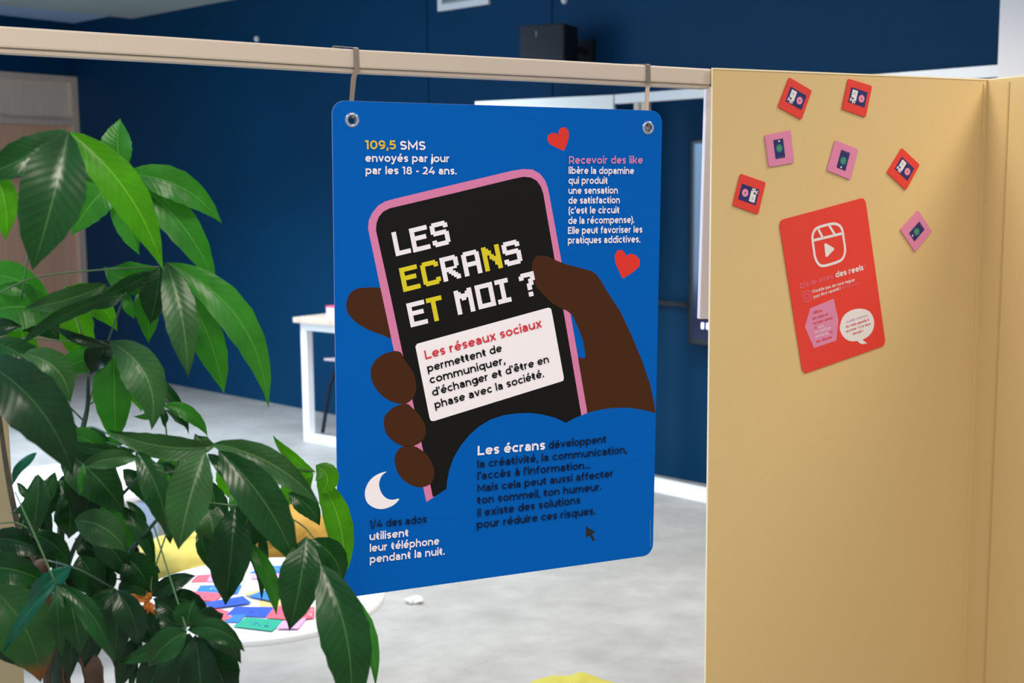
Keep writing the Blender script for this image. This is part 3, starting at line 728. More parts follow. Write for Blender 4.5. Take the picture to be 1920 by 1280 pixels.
# ------------------------------------------------------------------ magnets on the yellow panel
PF = Frame(PA + Z * TOP + pn * .0002, pd, Z, pn)
red_m = mat('magnet_red', (222, 56, 44), .55); pink_m = mat('magnet_pink', (216, 128, 164), .55)
navy_m = mat('print_navy', (26, 32, 96), .6); whit_m = mat('print_white', (226, 220, 218), .6); grn_m = mat('print_green', (40, 128, 108), .6)
donut = mat('print_donut', (234, 138, 172), .6); gry_m = mat('print_grey', (120, 110, 130), .6)
z3 = lambda L: [(1320 + x / 3.2, 120 + y / 3.2) for x, y in L]
def magnet(q, kind, label, flip=False):
    q = z3(q)
    if flip: q = q[2:] + q[:2]
    P = [PF.px(*c) for c in q]
    cen = sum(P, Vector((0, 0))) / 4
    loc = PF(cen.x, cen.y, 0)
    root = empty('square_magnet', loc, label, 'magnet', 'small %s magnets on the yellow panel' % ('red' if kind == 'r' else 'pink'))
    def bl(u, v): 
        return (P[0] * (1 - u) + P[1] * u) * (1 - v) + (P[3] * (1 - u) + P[2] * u) * v
    def sh(name, pts, m, lift, th=0):
        L2 = [tuple(bl(*p_)) for p_ in pts]
        if th: return slab(name, L2, PF, lift, lift + th, m, root)
        pt, tr = ngon(L2); return mesh(name, [PF(p_.x, p_.y, lift) for p_ in pt], tr, m, root)
    circ = lambda u, v, r, n=20: [(u + r * math.cos(2 * math.pi * k / n), v + r * math.sin(2 * math.pi * k / n)) for k in range(n)]
    rc = lambda a, b, c, d: [(a, b), (c, b), (c, d), (a, d)]
    sh('plate', rrect(0, 0, 1, 1, .05, 4), red_m if kind == 'r' else pink_m, .0004, .0022)
    if kind == 'r':
        sh('print_ground', rc(.175, .236, .866, .725), navy_m, .0029)
        sh('print_card', rc(.25, .29, .47, .54), whit_m, .0032)
        for a in (rc(.36, .54, .47, .62), rc(.22, .57, .29, .62), rc(.27, .60, .40, .65), rc(.32, .66, .38, .71), rc(.40, .64, .45, .70), rc(.21, .64, .26, .67)):
            sh('print_mark', a, whit_m, .0032)
        sh('print_ring', circ(.672, .49, .12), donut, .0032); sh('print_dot', circ(.672, .49, .035), gry_m, .0034)
        sh('print_frame_mark', circ(.35, .40, .05, 10), mat('print_lilac', (196, 188, 200), .6), .0034)
    else:
        sh('print_phone', rc(.33, .21, .71, .80), navy_m, .0029)
        sh('print_circle', circ(.52, .52, .125), grn_m, .0032)
        sh('print_glow', circ(.52, .52, .05), mat('print_olive', (92, 140, 100), .6), .0034)
        sh('print_dot', circ(.50, .74, .032, 10), whit_m, .0034)
        for a in (.40, .46, .52, .58): sh('print_mark', rc(a, .245, a + .035, .262), gry_m, .0034)
magnet([(508, 80), (642, 160), (580, 335), (440, 258)], 'r', 'red square magnet nearest the top left of the yellow panel')
magnet([(862, 88), (1004, 132), (965, 320), (823, 270)], 'r', 'red square magnet at the top, right of the other top one')
magnet([(1183, 503), (1290, 605), (1207, 757), (1093, 650)], 'r', 'red diamond-turned magnet farthest right on the yellow panel')
magnet([(215, 658), (366, 710), (320, 902), (168, 848)], 'r', 'lowest red square magnet, close to the left panel edge', True)
magnet([(360, 428), (515, 397), (536, 592), (385, 618)], 'p', 'pink magnet nearly upright, leftmost of the pink ones', True)
magnet([(783, 457), (920, 512), (873, 695), (733, 637)], 'p', 'pink magnet tilted, above the large red card')
magnet([(1280, 877), (1363, 1002), (1262, 1128), (1173, 993)], 'p', 'pink diamond-turned magnet right of the large red card')

# large red card
rc_ = [(1459.4, 413.4), (1621, 369.8), (1659.8, 646.8), (1504.3, 701)]
P = [PF.px(*c) for c in rc_]; cen = sum(P, Vector((0, 0))) / 4
card = empty('red_card', PF(cen.x, cen.y), 'large tilted red card with a white clapper play icon on the yellow panel', 'card')
bl = lambda u, v: tuple((P[0] * (1 - u) + P[1] * u) * (1 - v) + (P[3] * (1 - u) + P[2] * u) * v)
slab('plate', [bl(u, v) for u, v in rrect(0, 0, 1, 1, .045, 5)], PF, .0004, .002, red_m, card)
zc = lambda L: [(1420 + x / 3.557, 360 + y / 3.557) for x, y in L]
zt = lambda L: [(1490 + x / 9.143, 540 + y / 9.143) for x, y in L]
def stroke_px(fr, name, lines, wpx, m, parent, lift):
    V, F = [], []
    for L_, cl in lines:
        L2 = [fr.px(*p_) for p_ in L_]
        if cl: L2 = smooth_loop(L2, 5); L2.append(L2[0])
        k = (fr.px(*L_[0]) - fr.px(L_[0][0], L_[0][1] + 10)).length / 10 * wpx
        v, f = strip(L2, k); q = len(V)
        V += [fr(p_.x, p_.y, lift) for p_ in v]; F += [tuple(i + q for i in g_) for g_ in f]
    return mesh(name, V, F, m, parent)
icon = [(364, 325), (364, 285), (385, 245), (430, 226), (495, 211), (535, 218), (560, 250), (572, 320), (580, 390), (565, 440), (530, 465), (440, 491), (405, 480), (382, 440), (372, 385)]
stroke_px(PF, 'printed_icon', [(zc(icon), 1), (zc([(368, 322), (562, 275)]), 0), (zc([(402, 248), (432, 306)]), 0), (zc([(474, 222), (512, 284)]), 0)], 4.9, whit_m, card, .0023)
art(PF, 'printed_play_mark', zc([(441, 343), (452, 341), (505, 372), (508, 382), (460, 432), (450, 430)]), whit_m, card, .0023)
pk_t = mat('print_rose', (222, 104, 128), .6)
letter(PF, 'Dis-le avec', (1499, 540.6), (1562, 521), 7.6, pk_t, card, .0023, .2)
letter(PF, 'des reels', (1565.8, 520.2), (1617.8, 506), 8.2, whit_m, card, .0023, .28)
letter(PF, '!', (1620.3, 505), (1622.5, 504.3), 7.6, pk_t, card, .0023, .2)
letter(PF, "N'oublie pas de nous taguer", (1522.2, 549.2), (1601.9, 526.3), 4.4, whit_m, card, .0023, .24)
letter(PF, "pour être reposté !", (1524.5, 559), (1574.7, 542.6), 4.4, whit_m, card, .0023, .24)
letter(PF, "@ooooooooo", (1577.5, 541.5), (1613, 531), 3.6, pk_t, card, .0023, .2)
igs = [(1503.5, 551), (1506, 546.5), (1514, 544.8), (1518, 547.5), (1519.5, 556), (1518, 561.5), (1510, 565.5), (1505.5, 563)]
stroke_px(PF, 'printed_camera_mark', [(igs, 1), ([(1511.4 + 4 * math.cos(a * .785), 555 + 4.6 * math.sin(a * .785)) for a in range(8)], 1)], 1.4, pk_t, card, .0023)
art(PF, 'printed_hexagon', zt([(255, 345), (655, 178), (737, 540), (702, 895), (320, 1025), (162, 660)]), mat('print_pink', (214, 130, 164), .6), card, .0022)
art(PF, 'printed_bubble', zt([(770, 620), (800, 520), (870, 430), (980, 370), (1110, 350), (1230, 375), (1310, 450), (1348, 560), (1340, 680), (1290, 780), (1220, 845), (1155, 880), (1190, 915), (1225, 942), (1150, 955), (1095, 935), (1060, 905), (950, 908), (850, 860), (790, 780), (762, 700)]), whit_m, card, .0022, 3)
rt = mat('print_red', (214, 58, 62), .6); lt = mat('print_pale', (236, 206, 222), .6)
for s, a, b, m_ in (('Utilise', (300, 450), (460, 402), rt), ('les reels et', (300, 545), (560, 465), rt), ('raconte comme', (310, 628), (640, 525), rt), ('tu', (332, 702), (368, 690), rt), ('veux,', (385, 692), (492, 655), lt), ('ta musique', (330, 778), (600, 694), lt), ('préférée', (345, 858), (570, 786), lt), ('ou', (582, 775), (638, 757), rt), ('tes danses', (362, 940), (628, 852), rt)):
    letter(PF, s, zt([a])[0], zt([b])[0], 4.2, m_, card, .0025, .24)
for s, a, b, m_ in (('Quelle histoire', (872, 600), (1240, 482), mat('print_lilac2', (206, 160, 190), .6)), ('du reels appelle à', (866, 684), (1262, 556), rt), ("raconter Tu le sens", (862, 764), (1290, 626), rt), ('demain !', (982, 804), (1166, 746), rt)):
    letter(PF, s, zt([a])[0], zt([b])[0], 3.8, m_, card, .0025, .22)

# ------------------------------------------------------------------ the hanging blue poster
def rotm(a, b, c): return (Matrix.Rotation(a, 3, 'Z') @ Matrix.Rotation(b, 3, 'X') @ Matrix.Rotation(c, 3, 'Y'))
SO = Vector((-0.2779165580470597, 1.9527513030772288, 1.6360653758552737)); SR = rotm(0.4236163327638497, 0.011890260670724632, 0.010216042732361008)
SWD, SHT = .6, .8092
SF = Frame(SO, SR @ Vector((1, 0, 0)), SR @ Vector((0, 0, 1)), SR @ Vector((0, -1, 0)))
po_ = SF(SWD / 2, -SHT)
poster = empty('hanging_poster', po_, 'large blue poster board about screens hanging from the cream rail', 'poster', rot=SR)
blue_m = mat('poster_blue', (0, 94, 184), .6, spec=.06, noise_amt=.04, nscale=700, bump=.05)
e1_, e2_ = SF.px(660, 225), SF.px(1215, 239.5)
circ2 = lambda c, r, n=20: [(c.x + r * math.cos(2 * math.pi * k / n), c.y + r * math.sin(2 * math.pi * k / n)) for k in range(n)]
slab('board', rrect(0, -SHT, SWD, 0, .021, 8), SF, -.003, 0, blue_m, poster, holes=[circ2(e1_, .0058), circ2(e2_, .0058)])
slab('pale_edge', rrect(-.0004, -SHT - .0004, SWD + .0004, .0004, .0214, 8), SF, -.0035, -.003, mat('edge_lilac', (170, 170, 210), .5), poster, holes=[circ2(e1_, .0058), circ2(e2_, .0058)])
eye = mat('eyelet_clear', (176, 190, 214), .12, metal=.55)
for c in (e1_, e2_):
    n, m2 = 28, 10; V, F = [], []
    for k in range(n):
        a = 2 * math.pi * k / n
        for j in range(m2):
            bt = 2 * math.pi * j / m2; r = .0088 + .0032 * math.cos(bt)
            V.append(SF(c.x + r * math.cos(a), c.y + r * math.sin(a), .0004 + .0018 * math.sin(bt)))
    F = [(k * m2 + j, k * m2 + (j + 1) % m2, ((k + 1) % n) * m2 + (j + 1) % m2, ((k + 1) % n) * m2 + j) for k in range(n) for j in range(m2)]
    mesh('eyelet', V, F, eye, poster, smooth=True)
    V = []
    for k in range(n):
        a = 2 * math.pi * k / n
        for r, h in ((.0068, .0022), (.0056, .0016), (.0056, -.004)): V.append(SF(c.x + r * math.cos(a), c.y + r * math.sin(a), h))
    mesh('eyelet_barrel', V, [(k * 3 + j, k * 3 + j + 1, ((k + 1) % n) * 3 + j + 1, ((k + 1) % n) * 3 + j) for k in range(n) for j in range(2)], mat('eyelet_inner_shade', (70, 74, 84), .4, metal=.3), poster, smooth=True)  # shade inside the hole put in as a darker barrel colour

pw_ = mat('poster_white', (250, 242, 250), .55, spec=.15); py_ = mat('poster_yellow', (226, 208, 44), .55, spec=.15); pya = mat('poster_amber', (226, 196, 72), .55, spec=.15)
pr_ = mat('poster_red', (226, 56, 44), .55, spec=.15); pp_ = mat('poster_pink', (220, 128, 172), .55, spec=.15); pkk = mat('poster_black', (18, 18, 16), .55, spec=.15)
pbr = mat('poster_brown', (72, 38, 18), .55, spec=.15); pnv = mat('poster_navy', (6, 34, 74), .55, spec=.15); pt = mat('poster_pink_text', (222, 140, 186), .55, spec=.15)
box_w = mat('poster_box', (252, 244, 248), .55, spec=.15); red_t = mat('poster_red_text', (220, 66, 78), .55, spec=.15)
z1 = lambda L: [(600 + x / 2.909, 160 + y / 2.909) for x, y in L]
z2 = lambda L: [(600 + x / 2.909, 540 + y / 2.909) for x, y in L]
zz3 = lambda L: [(600 + x / 2.909, 760 + y / 2.909) for x, y in L]
# index finger (behind the phone)
art(SF, 'printed_finger', z2([(345, 5), (240, -2), (190, 8), (157, 40), (143, 92), (155, 140), (200, 190), (270, 230), (345, 257), (395, 264), (400, 100)]), pbr, poster, .0002, 3)
phone = art(SF, 'printed_phone', z1([(262, 780), (266, 735), (285, 695), (318, 655), (355, 633), (400, 620), (720, 543), (1050, 465), (1110, 456), (1160, 459), (1200, 482), (1228, 518), (1243, 560), (1251, 600)]) + [(1053, 492), (1102.6, 779)] + [(1090, 800), (900, 900), (803, 940), (799.4, 940.5), (713.4, 540)], pp_, poster, .0004)
art(SF, 'printed_screen', z1([(305, 790), (308, 750), (322, 715), (345, 688), (380, 670), (720, 590), (1060, 508), (1110, 498), (1150, 502), (1182, 520), (1205, 552), (1218, 592)]) + [(1040, 486.6), (1090.5, 781), (1080, 800), (900, 900), (811.6, 931.5), (729, 540)], pkk, phone, .0006)
# pixel title
PX = {
 'L': ["XX.....", "XX.....", "XX.....", "XX.....", "XX.....", "XX.....", "XX.....", "XX.....", "XX.....", "XXXXXXX", "XXXXXXX"],
 'E': ["XXXXXXXX", "XXXXXXXX", "XX......", "XX......", "XXXXXXX.", "XXXXXXX.", "XX......", "XX......", "XX......", "XXXXXXXX", "XXXXXXXX"],
 'S': [".XXXXXX.", "XXXXXXXX", "XX....XX", "XX......", "XXXXXXX.", ".XXXXXXX", "......XX", "......XX", "XX....XX", "XXXXXXXX", ".XXXXXX."],
 'C': [".XXXXXX.", "XXXXXXXX", "XX....XX", "XX......", "XX......", "XX......", "XX......", "XX......", "XX....XX", "XXXXXXXX", ".XXXXXX."],
 'R': ["XXXXXXX.", "XXXXXXXX", "XX....XX", "XX....XX", "XX....XX", "XXXXXXX.", "XXXXX...", "XX.XXX..", "XX..XXX.", "XX...XXX", "XX....XX"],
 'A': [".XXXXXX.", "XXXXXXXX", "XX....XX", "XX....XX", "XX....XX", "XXXXXXXX", "XXXXXXXX", "XX....XX", "XX....XX", "XX....XX", "XX....XX"],
 'N': ["XX....XX", "XXX...XX", "XXXX..XX", "XXXX..XX", "XX.XX.XX", "XX.XXXXX", "XX..XXXX", "XX...XXX", "XX...XXX", "XX....XX", "XX....XX"],
 'T': ["XXXXXXX", "XXXXXXX", "..XX...", "..XX...", "..XX...", "..XX...", "..XX...", "..XX...", "..XX...", "..XX...", "..XX..."],
 'M': ["XX....XX", "XXX..XXX", "XXXXXXXX", "XXXXXXXX", "XX.XX.XX", "XX....XX", "XX....XX", "XX....XX", "XX....XX", "XX....XX", "XX....XX"],
 'O': ["XXXXXXXX", "XXXXXXXX", "XX....XX", "XX....XX", "XX....XX", "XX....XX", "XX....XX", "XX....XX", "XX....XX", "XXXXXXXX", "XXXXXXXX"],
 'I': ["XXXXXX.", "XXXXXX.", "..XX...", "..XX...", "..XX...", "..XX...", "..XX...", "..XX...", "..XX...", "XXXXXX.", "XXXXXX."],
 '?': [".XXXXXX", "XXXXXXX", "XX...XX", "....XXX", "....XX.", "...XXX.", "...XX..", "...XX..", ".......", "...XX..", "...XX.."]}
def title(ch, zx, zy, m, cw=23.6):
    o_ = (720 + zx / 5.817, 400 + zy / 5.817); ex = (cw / 5.817, -cw * .243 / 5.817); ey = (4.75 / 5.817, 23.3 / 5.817)
    V, F = [], []; rows = PX[ch]
    for r, row in enumerate(rows):
        c = 0
        while c < len(row):
            if row[c] == 'X':
                e = c
                while e < len(row) and row[e] == 'X': e += 1
                q = [(o_[0] + ex[0] * a + ey[0] * b, o_[1] + ex[1] * a + ey[1] * b) for a, b in ((c - .04, r - .04), (e + .04, r - .04), (e + .04, r + 1.04), (c - .04, r + 1.04))]
                k = len(V); V += [SF(*SF.px(*p_), .0008) for p_ in q]; F.append((k, k + 1, k + 2, k + 3)); c = e
            else: c += 1
    mesh('title_letter', V, F, m, phone)
for ch, x, y, m_ in (('L', 78, 210, pw_), ('E', 268, 170, pw_), ('S', 488, 118, pw_),
                     ('E', 160, 600, py_), ('C', 386, 545, py_), ('R', 600, 490, pw_), ('A', 832, 433, pw_), ('N', 1055, 378, py_), ('S', 1272, 325, pw_),
                     ('E', 240, 985, pw_), ('T', 452, 932, py_), ('M', 755, 850, pw_), ('O', 982, 790, pw_), ('I', 1198, 735, pw_), ('?', 1460, 668, pw_)):
    title(ch, x, y, m_)
# white text box
wb_ = art(SF, 'printed_text_box', z2([(520, 318), (530, 303), (1245, 106), (1260, 112), (1268, 150), (1330, 490), (1326, 505), (1312, 510), (620, 725), (604, 722), (597, 705)]), box_w, phone, .0009)
for s, a, b, xh, m_ in (('Les réseaux sociaux', (797.7, 673.6), (1016, 612.8), 12.8, red_t), ('permettent de', (802.1, 697.7), (941.4, 658.4), 11.2, pkk), ('communiquer,', (806.3, 719.2), (947.2, 681.4), 11.2, pkk),
                        ("d'échanger et d'être en", (811.1, 742.6), (1029.7, 679), 11.2, pkk), ('phase avec la société.', (815.9, 766), (1020, 706.2), 11.2, pkk)):
    letter(SF, s, a, b, xh, m_, phone, .0011, .25)
# fingers in front, thumb and palm
hand_parts = [([(435, 347), (370, 350), (310, 385), (279, 435), (279, 490), (300, 540), (350, 596), (415, 626), (465, 630), (503, 604), (523, 555), (520, 500), (500, 445), (465, 398)], 4),
 ([(470, 630), (405, 648), (358, 690), (348, 730), (360, 790), (405, 838), (460, 862), (520, 856), (562, 826), (577, 780), (566, 730), (535, 684), (503, 652)], 4),
 ([(470, 858), (430, 878), (408, 920), (411, 970), (440, 1030), (490, 1070), (545, 1086), (598, 1070), (621, 1030), (620, 980), (592, 920), (552, 882), (515, 862)], 4)]
for L_, s_ in hand_parts: art(SF, 'printed_finger', z2(L_), pbr, poster, .0013, s_)
up_ = lambda L: [(x, y - 1105.4) for x, y in L]
thumb = up_([(1180, 1100)]) + up_([(1163, 1050), (1154, 1000), (1158, 962), (1175, 935), (1200, 926), (1240, 932), (1290, 955), (1340, 975), (1400, 990), (1480, 1012), (1505, 1028), (1530, 1062), (1590, 1165)]) + [(1565, 15), (1640, 132), (1700, 260), (1760, 405), (1800, 525), (1822, 625), (1829, 680), (1650, 720), (1462, 720), (1455, 660), (1410, 400), (1408, 372), (1425, 382), (1443, 382), (1447, 365), (1436, 290), (1408, 215), (1375, 145), (1345, 122), (1310, 108), (1270, 85), (1225, 42)]
art(SF, 'printed_thumb', z2(thumb), pbr, poster, .0013)
# clouds over the bottom of the phone
cloud = [(560, 1185), (580, 1166), (650, 1120), (690, 1094), (693, 1050), (705, 990), (728, 925), (765, 862), (815, 800), (870, 752), (930, 716), (1000, 693), (1070, 683), (1140, 680), (1210, 688), (1280, 706), (1341, 734), (1390, 708), (1460, 680), (1530, 662), (1600, 653), (1680, 652), (1760, 663), (1829.5, 682), (1822, 900), (900, 1250), (560, 1250)]
art(SF, 'printed_cloud', z2(cloud), blue_m, poster, .0015)
art(SF, 'printed_moon', zz3([(363, 360), (320, 372), (277, 402), (250, 448), (245, 492), (260, 532), (298, 558), (342, 564), (388, 550), (416, 530), (432, 508), (392, 514), (357, 502), (332, 470), (322, 428), (332, 392), (348, 372)]), box_w, poster, .0003, 3)
art(SF, 'printed_heart', z1([(1330, 357), (1290, 340), (1255, 322), (1240, 298), (1244, 272), (1265, 258), (1287, 262), (1300, 270), (1301, 248), (1314, 231), (1336, 228), (1355, 246), (1357, 283), (1347, 320)]), pr_, poster, .0003)
art(SF, 'printed_heart', z1([(1650, 1054), (1632, 1015), (1612, 970), (1606, 930), (1622, 900), (1648, 898), (1664, 915), (1668, 929), (1692, 918), (1722, 924), (1745, 952), (1743, 986), (1715, 1012), (1680, 1036)]), pr_, poster, .0003)
art(SF, 'printed_cursor', zz3([(1450, 658), (1504, 690), (1484, 700), (1501, 735), (1487, 741), (1471, 708), (1450, 723)]), mat('cursor_ink', (20, 24, 34), .55), poster, .0003)
T_ = [('109,5', (684, 279.8), (742, 279.9), 12.7, pya, .26), ('SMS', (749, 280.6), (797.7, 281.2), 12.5, pw_, .25),
 ('envoyés par jour', (684.5, 303.3), (842.3, 304), 11, pw_, .25), ('par les 18 - 24 ans.', (685, 326.5), (855.4, 327), 11, pw_, .25),
 ('Recevoir des like', (1066, 307), (1204.3, 306.6), 10.8, pt, .23), ('libère la dopamine', (1065.3, 325.9), (1187.8, 326.2), 9.8, pw_, .245), ('qui produit', (1065, 344.6), (1138.7, 344.6), 9.8, pw_, .245),
 ('une sensation', (1065, 363.5), (1157.6, 362.8), 9.8, pw_, .245), ('de satisfaction', (1064.8, 382), (1161.4, 381), 9.8, pw_, .245), ("(c'est le circuit", (1064.8, 400.6), (1160.7, 399.6), 9.8, pw_, .245),
 ('de la récompense).', (1064.4, 419.9), (1188.5, 417.8), 9.8, pw_, .245), ('Elle peut favoriser les', (1064, 438.4), (1203.6, 436), 9.8, pw_, .245), ('pratiques addictives.', (1064, 456.7), (1199.5, 454.3), 9.8, pw_, .245),
 ('Les écrans', (894.9, 853), (1021.4, 842), 13.2, pw_, .27), ('développent', (1028, 841), (1136.3, 829.2), 10.8, pnv, .26), ('la créativité, la communication,', (894.6, 876.7), (1174.8, 848.5), 10.8, pnv, .26),
 ("l'accès à l'information...", (894.6, 898.7), (1106, 877.4), 10.8, pnv, .26), ('Mais cela peut aussi affecter', (894.6, 922), (1149.3, 893.2), 10.8, pnv, .26), ('ton sommeil, ton humeur.', (894.3, 944.4), (1127, 918), 10.8, pnv, .26),
 ('Il existe des solutions', (894.6, 968), (1087.5, 943), 10.8, pnv, .26), ('pour réduire ces risques.', (893.6, 990), (1115.6, 963.3), 10.8, pnv, .26),
 ('1/4 des ados', (692.1, 990), (799.4, 979), 11, pnv, .24), ('utilisent', (692.1, 1012.5), (765.7, 1004.6), 11, pw_, .25), ('leur téléphone', (692.8, 1034), (822.8, 1020), 11, pw_, .25), ('pendant la nuit.', (692.8, 1055), (833, 1039), 11, pw_, .25)]
for s, a, b, xh, m_, w_ in T_: letter(SF, s, a, b, xh, m_, poster, .0017, w_)
merge_art(SF, 'tiny_side_print', [[(1218.4, 975 + k * 3.1), (1220, 975 + k * 3.1), (1220, 977 + k * 3.1), (1218.4, 977 + k * 3.1)] for k in range(16)], mat('faint_print', (90, 130, 190), .6), poster, .0003)

# flat steel hooks over the rail and through the eyelets
def hook(ec, xt, lab, leanback, up):
    h = empty('steel_hook', SF(ec.x, ec.y), lab, 'hook', 'steel hooks holding the blue poster')
    ft = rail_pt(*xt) + Z * .0015 + rn * .0015
    eyep = SF(ec.x, ec.y + .001, 0)
    back = ft - rn * .036 - rl * leanback
    path = [back - Z * .02, back - Z * .002, back + Z * up, ft - rn * .002 + Z * .0008, ft, ft - Z * .003,
            ft - Z * .034 + rn * .001]
    low = SF(ec.x, ec.y + .012, -.0065)
    path += [ft * .55 + low * .45 - Z * .004 * 0, low, SF(ec.x, ec.y + .004, -.0055), SF(ec.x, ec.y + .0035, -.002), SF(ec.x, ec.y + .003, .004), SF(ec.x, ec.y + .005, .0055)]
    w2, th = .0042, .0013; V = []
    side = (rl + SF.r).normalized()
    for i, p_ in enumerate(path):
        t = (path[min(i + 1, len(path) - 1)] - path[max(i - 1, 0)]).normalized(); nn = side.cross(t).normalized()
        ww = w2 if i < 8 else (w2 * .8 if i < 9 else w2 * .62)
        for a, b in ((-1, -1), (1, -1), (1, 1), (-1, 1)): V.append(p_ + side * (ww * a) + nn * (th / 2 * b))
    n = len(path); F = [(0, 1, 2, 3), tuple(4 * (n - 1) + i for i in (3, 2, 1, 0))]
    for i in range(n - 1):
        for k in range(4): F.append((4 * i + k, 4 * i + (k + 1) % 4, 4 * (i + 1) + (k + 1) % 4, 4 * (i + 1) + k))
    mesh('strap', V, F, steel, h)
hook(e1_, (667, 92.5), 'flat steel hook holding the poster at its top left corner', .022, .006)
hook(e2_, (1214.5, 123), 'flat steel hook holding the poster at its top right corner', .030, .0025)

# ------------------------------------------------------------------ the money tree
LM = {'y': leaf_mat('leaf_young_backlit', (62, 124, 18), .48, vein=(110, 164, 60), rough=.42),  # young lime, with the glow of backlight put into the colour
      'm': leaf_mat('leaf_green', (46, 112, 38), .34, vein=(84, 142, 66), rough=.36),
      'd': leaf_mat('leaf_mature_dim', (22, 64, 28), .20, vein=(66, 108, 60), rough=.30),  # mature green, darkened further for leaves in dim light
      's': leaf_mat('leaf_grey_sheen', (42, 82, 42), .18, vein=(104, 132, 86), rough=.38),  # grey sheen on glossy leaves put into the base colour
      'k': leaf_mat('leaf_shade', (16, 48, 24), .10, vein=(48, 84, 48), rough=.32),  # darkest copy: shade within the crown put into the colour
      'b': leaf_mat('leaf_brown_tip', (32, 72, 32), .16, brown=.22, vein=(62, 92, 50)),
      't': leaf_mat('leaf_teal_sheen', (16, 80, 66), .16, vein=(60, 120, 100), rough=.3),  # bluish gloss on dark leaves put in as a teal colour
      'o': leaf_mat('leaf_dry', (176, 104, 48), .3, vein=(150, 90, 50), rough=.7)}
stem_m = mat('green_stem', (62, 96, 52), .5); branch_m = mat('dark_stem', (28, 62, 44), .5, noise_amt=.2, nscale=60)
bark = mat('bark', (84, 62, 48), .8, noise_amt=.3, nscale=30, bump=.8, bscale=120)
TBX = on_z(110, 1500, .62); 
tree = empty('money_tree', (TBX.x, TBX.y, 0), 'leafy money tree with drooping hand-shaped leaves in front of the left side', 'plant')
rl_ = random.Random(3)
def dark(v): return v
def leaf(bx, by, tx, ty, w, bend=0, k='m', D=1.55, dD=.0, roll=None, name='leaf'):
    d = Vector((tx - bx, ty - by)); L = d.length; d.normalize(); n = Vector((d.y, -d.x))
    NV, NU = 14, 8
    wm = w / FPX * D / 2
    if roll is None: roll = rl_.uniform(-.35, .35)
    fold = rl_.uniform(.18, .42); wav = rl_.uniform(0, 6); V, UV = [], []
    down = d.y
    for i in range(NV + 1):
        t = i / NV
        px = bx + (tx - bx) * t + n.x * bend * 4 * t * (1 - t); py = by + (ty - by) * t + n.y * bend * 4 * t * (1 - t)
        dep = D + dD * t - .018 * math.sin(math.pi * t) * (L / 200)
        c = at(px, py, dep)
        dt = (Vector((tx - bx, ty - by)) + n * bend * 4 * (1 - 2 * t)).normalized(); nt_ = Vector((dt.y, -dt.x))
        side = (RT * nt_.x - UP * nt_.y)
        side = (side * math.cos(roll) + FW * math.sin(roll)).normalized()
        prof = (math.sin(math.pi * min(1, t ** .86)) ** .88) if 0 < t < 1 else 0
        prof = max(prof * (1 - .10 * t), .02 if t < .5 else .004)
        if t > .84: prof *= .62 + .38 * (1 - t) / .16
        for j in range(NU + 1):
            u = j / NU * 2 - 1
            edge = 1 + .035 * math.sin(t * 38 + wav + (2 if u > 0 else 0)) * abs(u)
            h = -fold * abs(u) * wm * prof + .0011 * math.sin((t * 15 - abs(u) * 3) * 2 * math.pi) * abs(u) * (1 - .2 * abs(u)) * prof + .0025 * math.sin(t * 9 + wav) * u * u
            p_ = c + side * (u * wm * prof * edge / math.cos(roll)) - FW * (h if True else 0) * -1
            V.append(p_); UV.append(((u + 1) / 2, t))
    q = NU + 1
    F = [(i * q + j, i * q + j + 1, (i + 1) * q + j + 1, (i + 1) * q + j) for i in range(NV) for j in range(NU)]
    return mesh(name, V, F, LM[k], tree, smooth=True, uv=UV)
def stem(P, r, m=stem_m, name='petiole', sm=5):
    """P: (x, y, depth) points, r in pixels at that depth"""
    R = r if isinstance(r, (list, tuple)) else [r] * len(P)
    W_ = [at(x, y, D) for x, y, D in P]; S = smooth_path(W_, sm); RR = []
    for i in range(len(S)):
        f = min(len(P) - 1.001, i / sm); a = int(f); RR.append((R[a] + (R[a + 1] - R[a]) * (f - a)) / FPX * P[a][2] / 2)
    b = MB().tube(S, RR, 8); return b.go(name, m, tree, smooth=True)

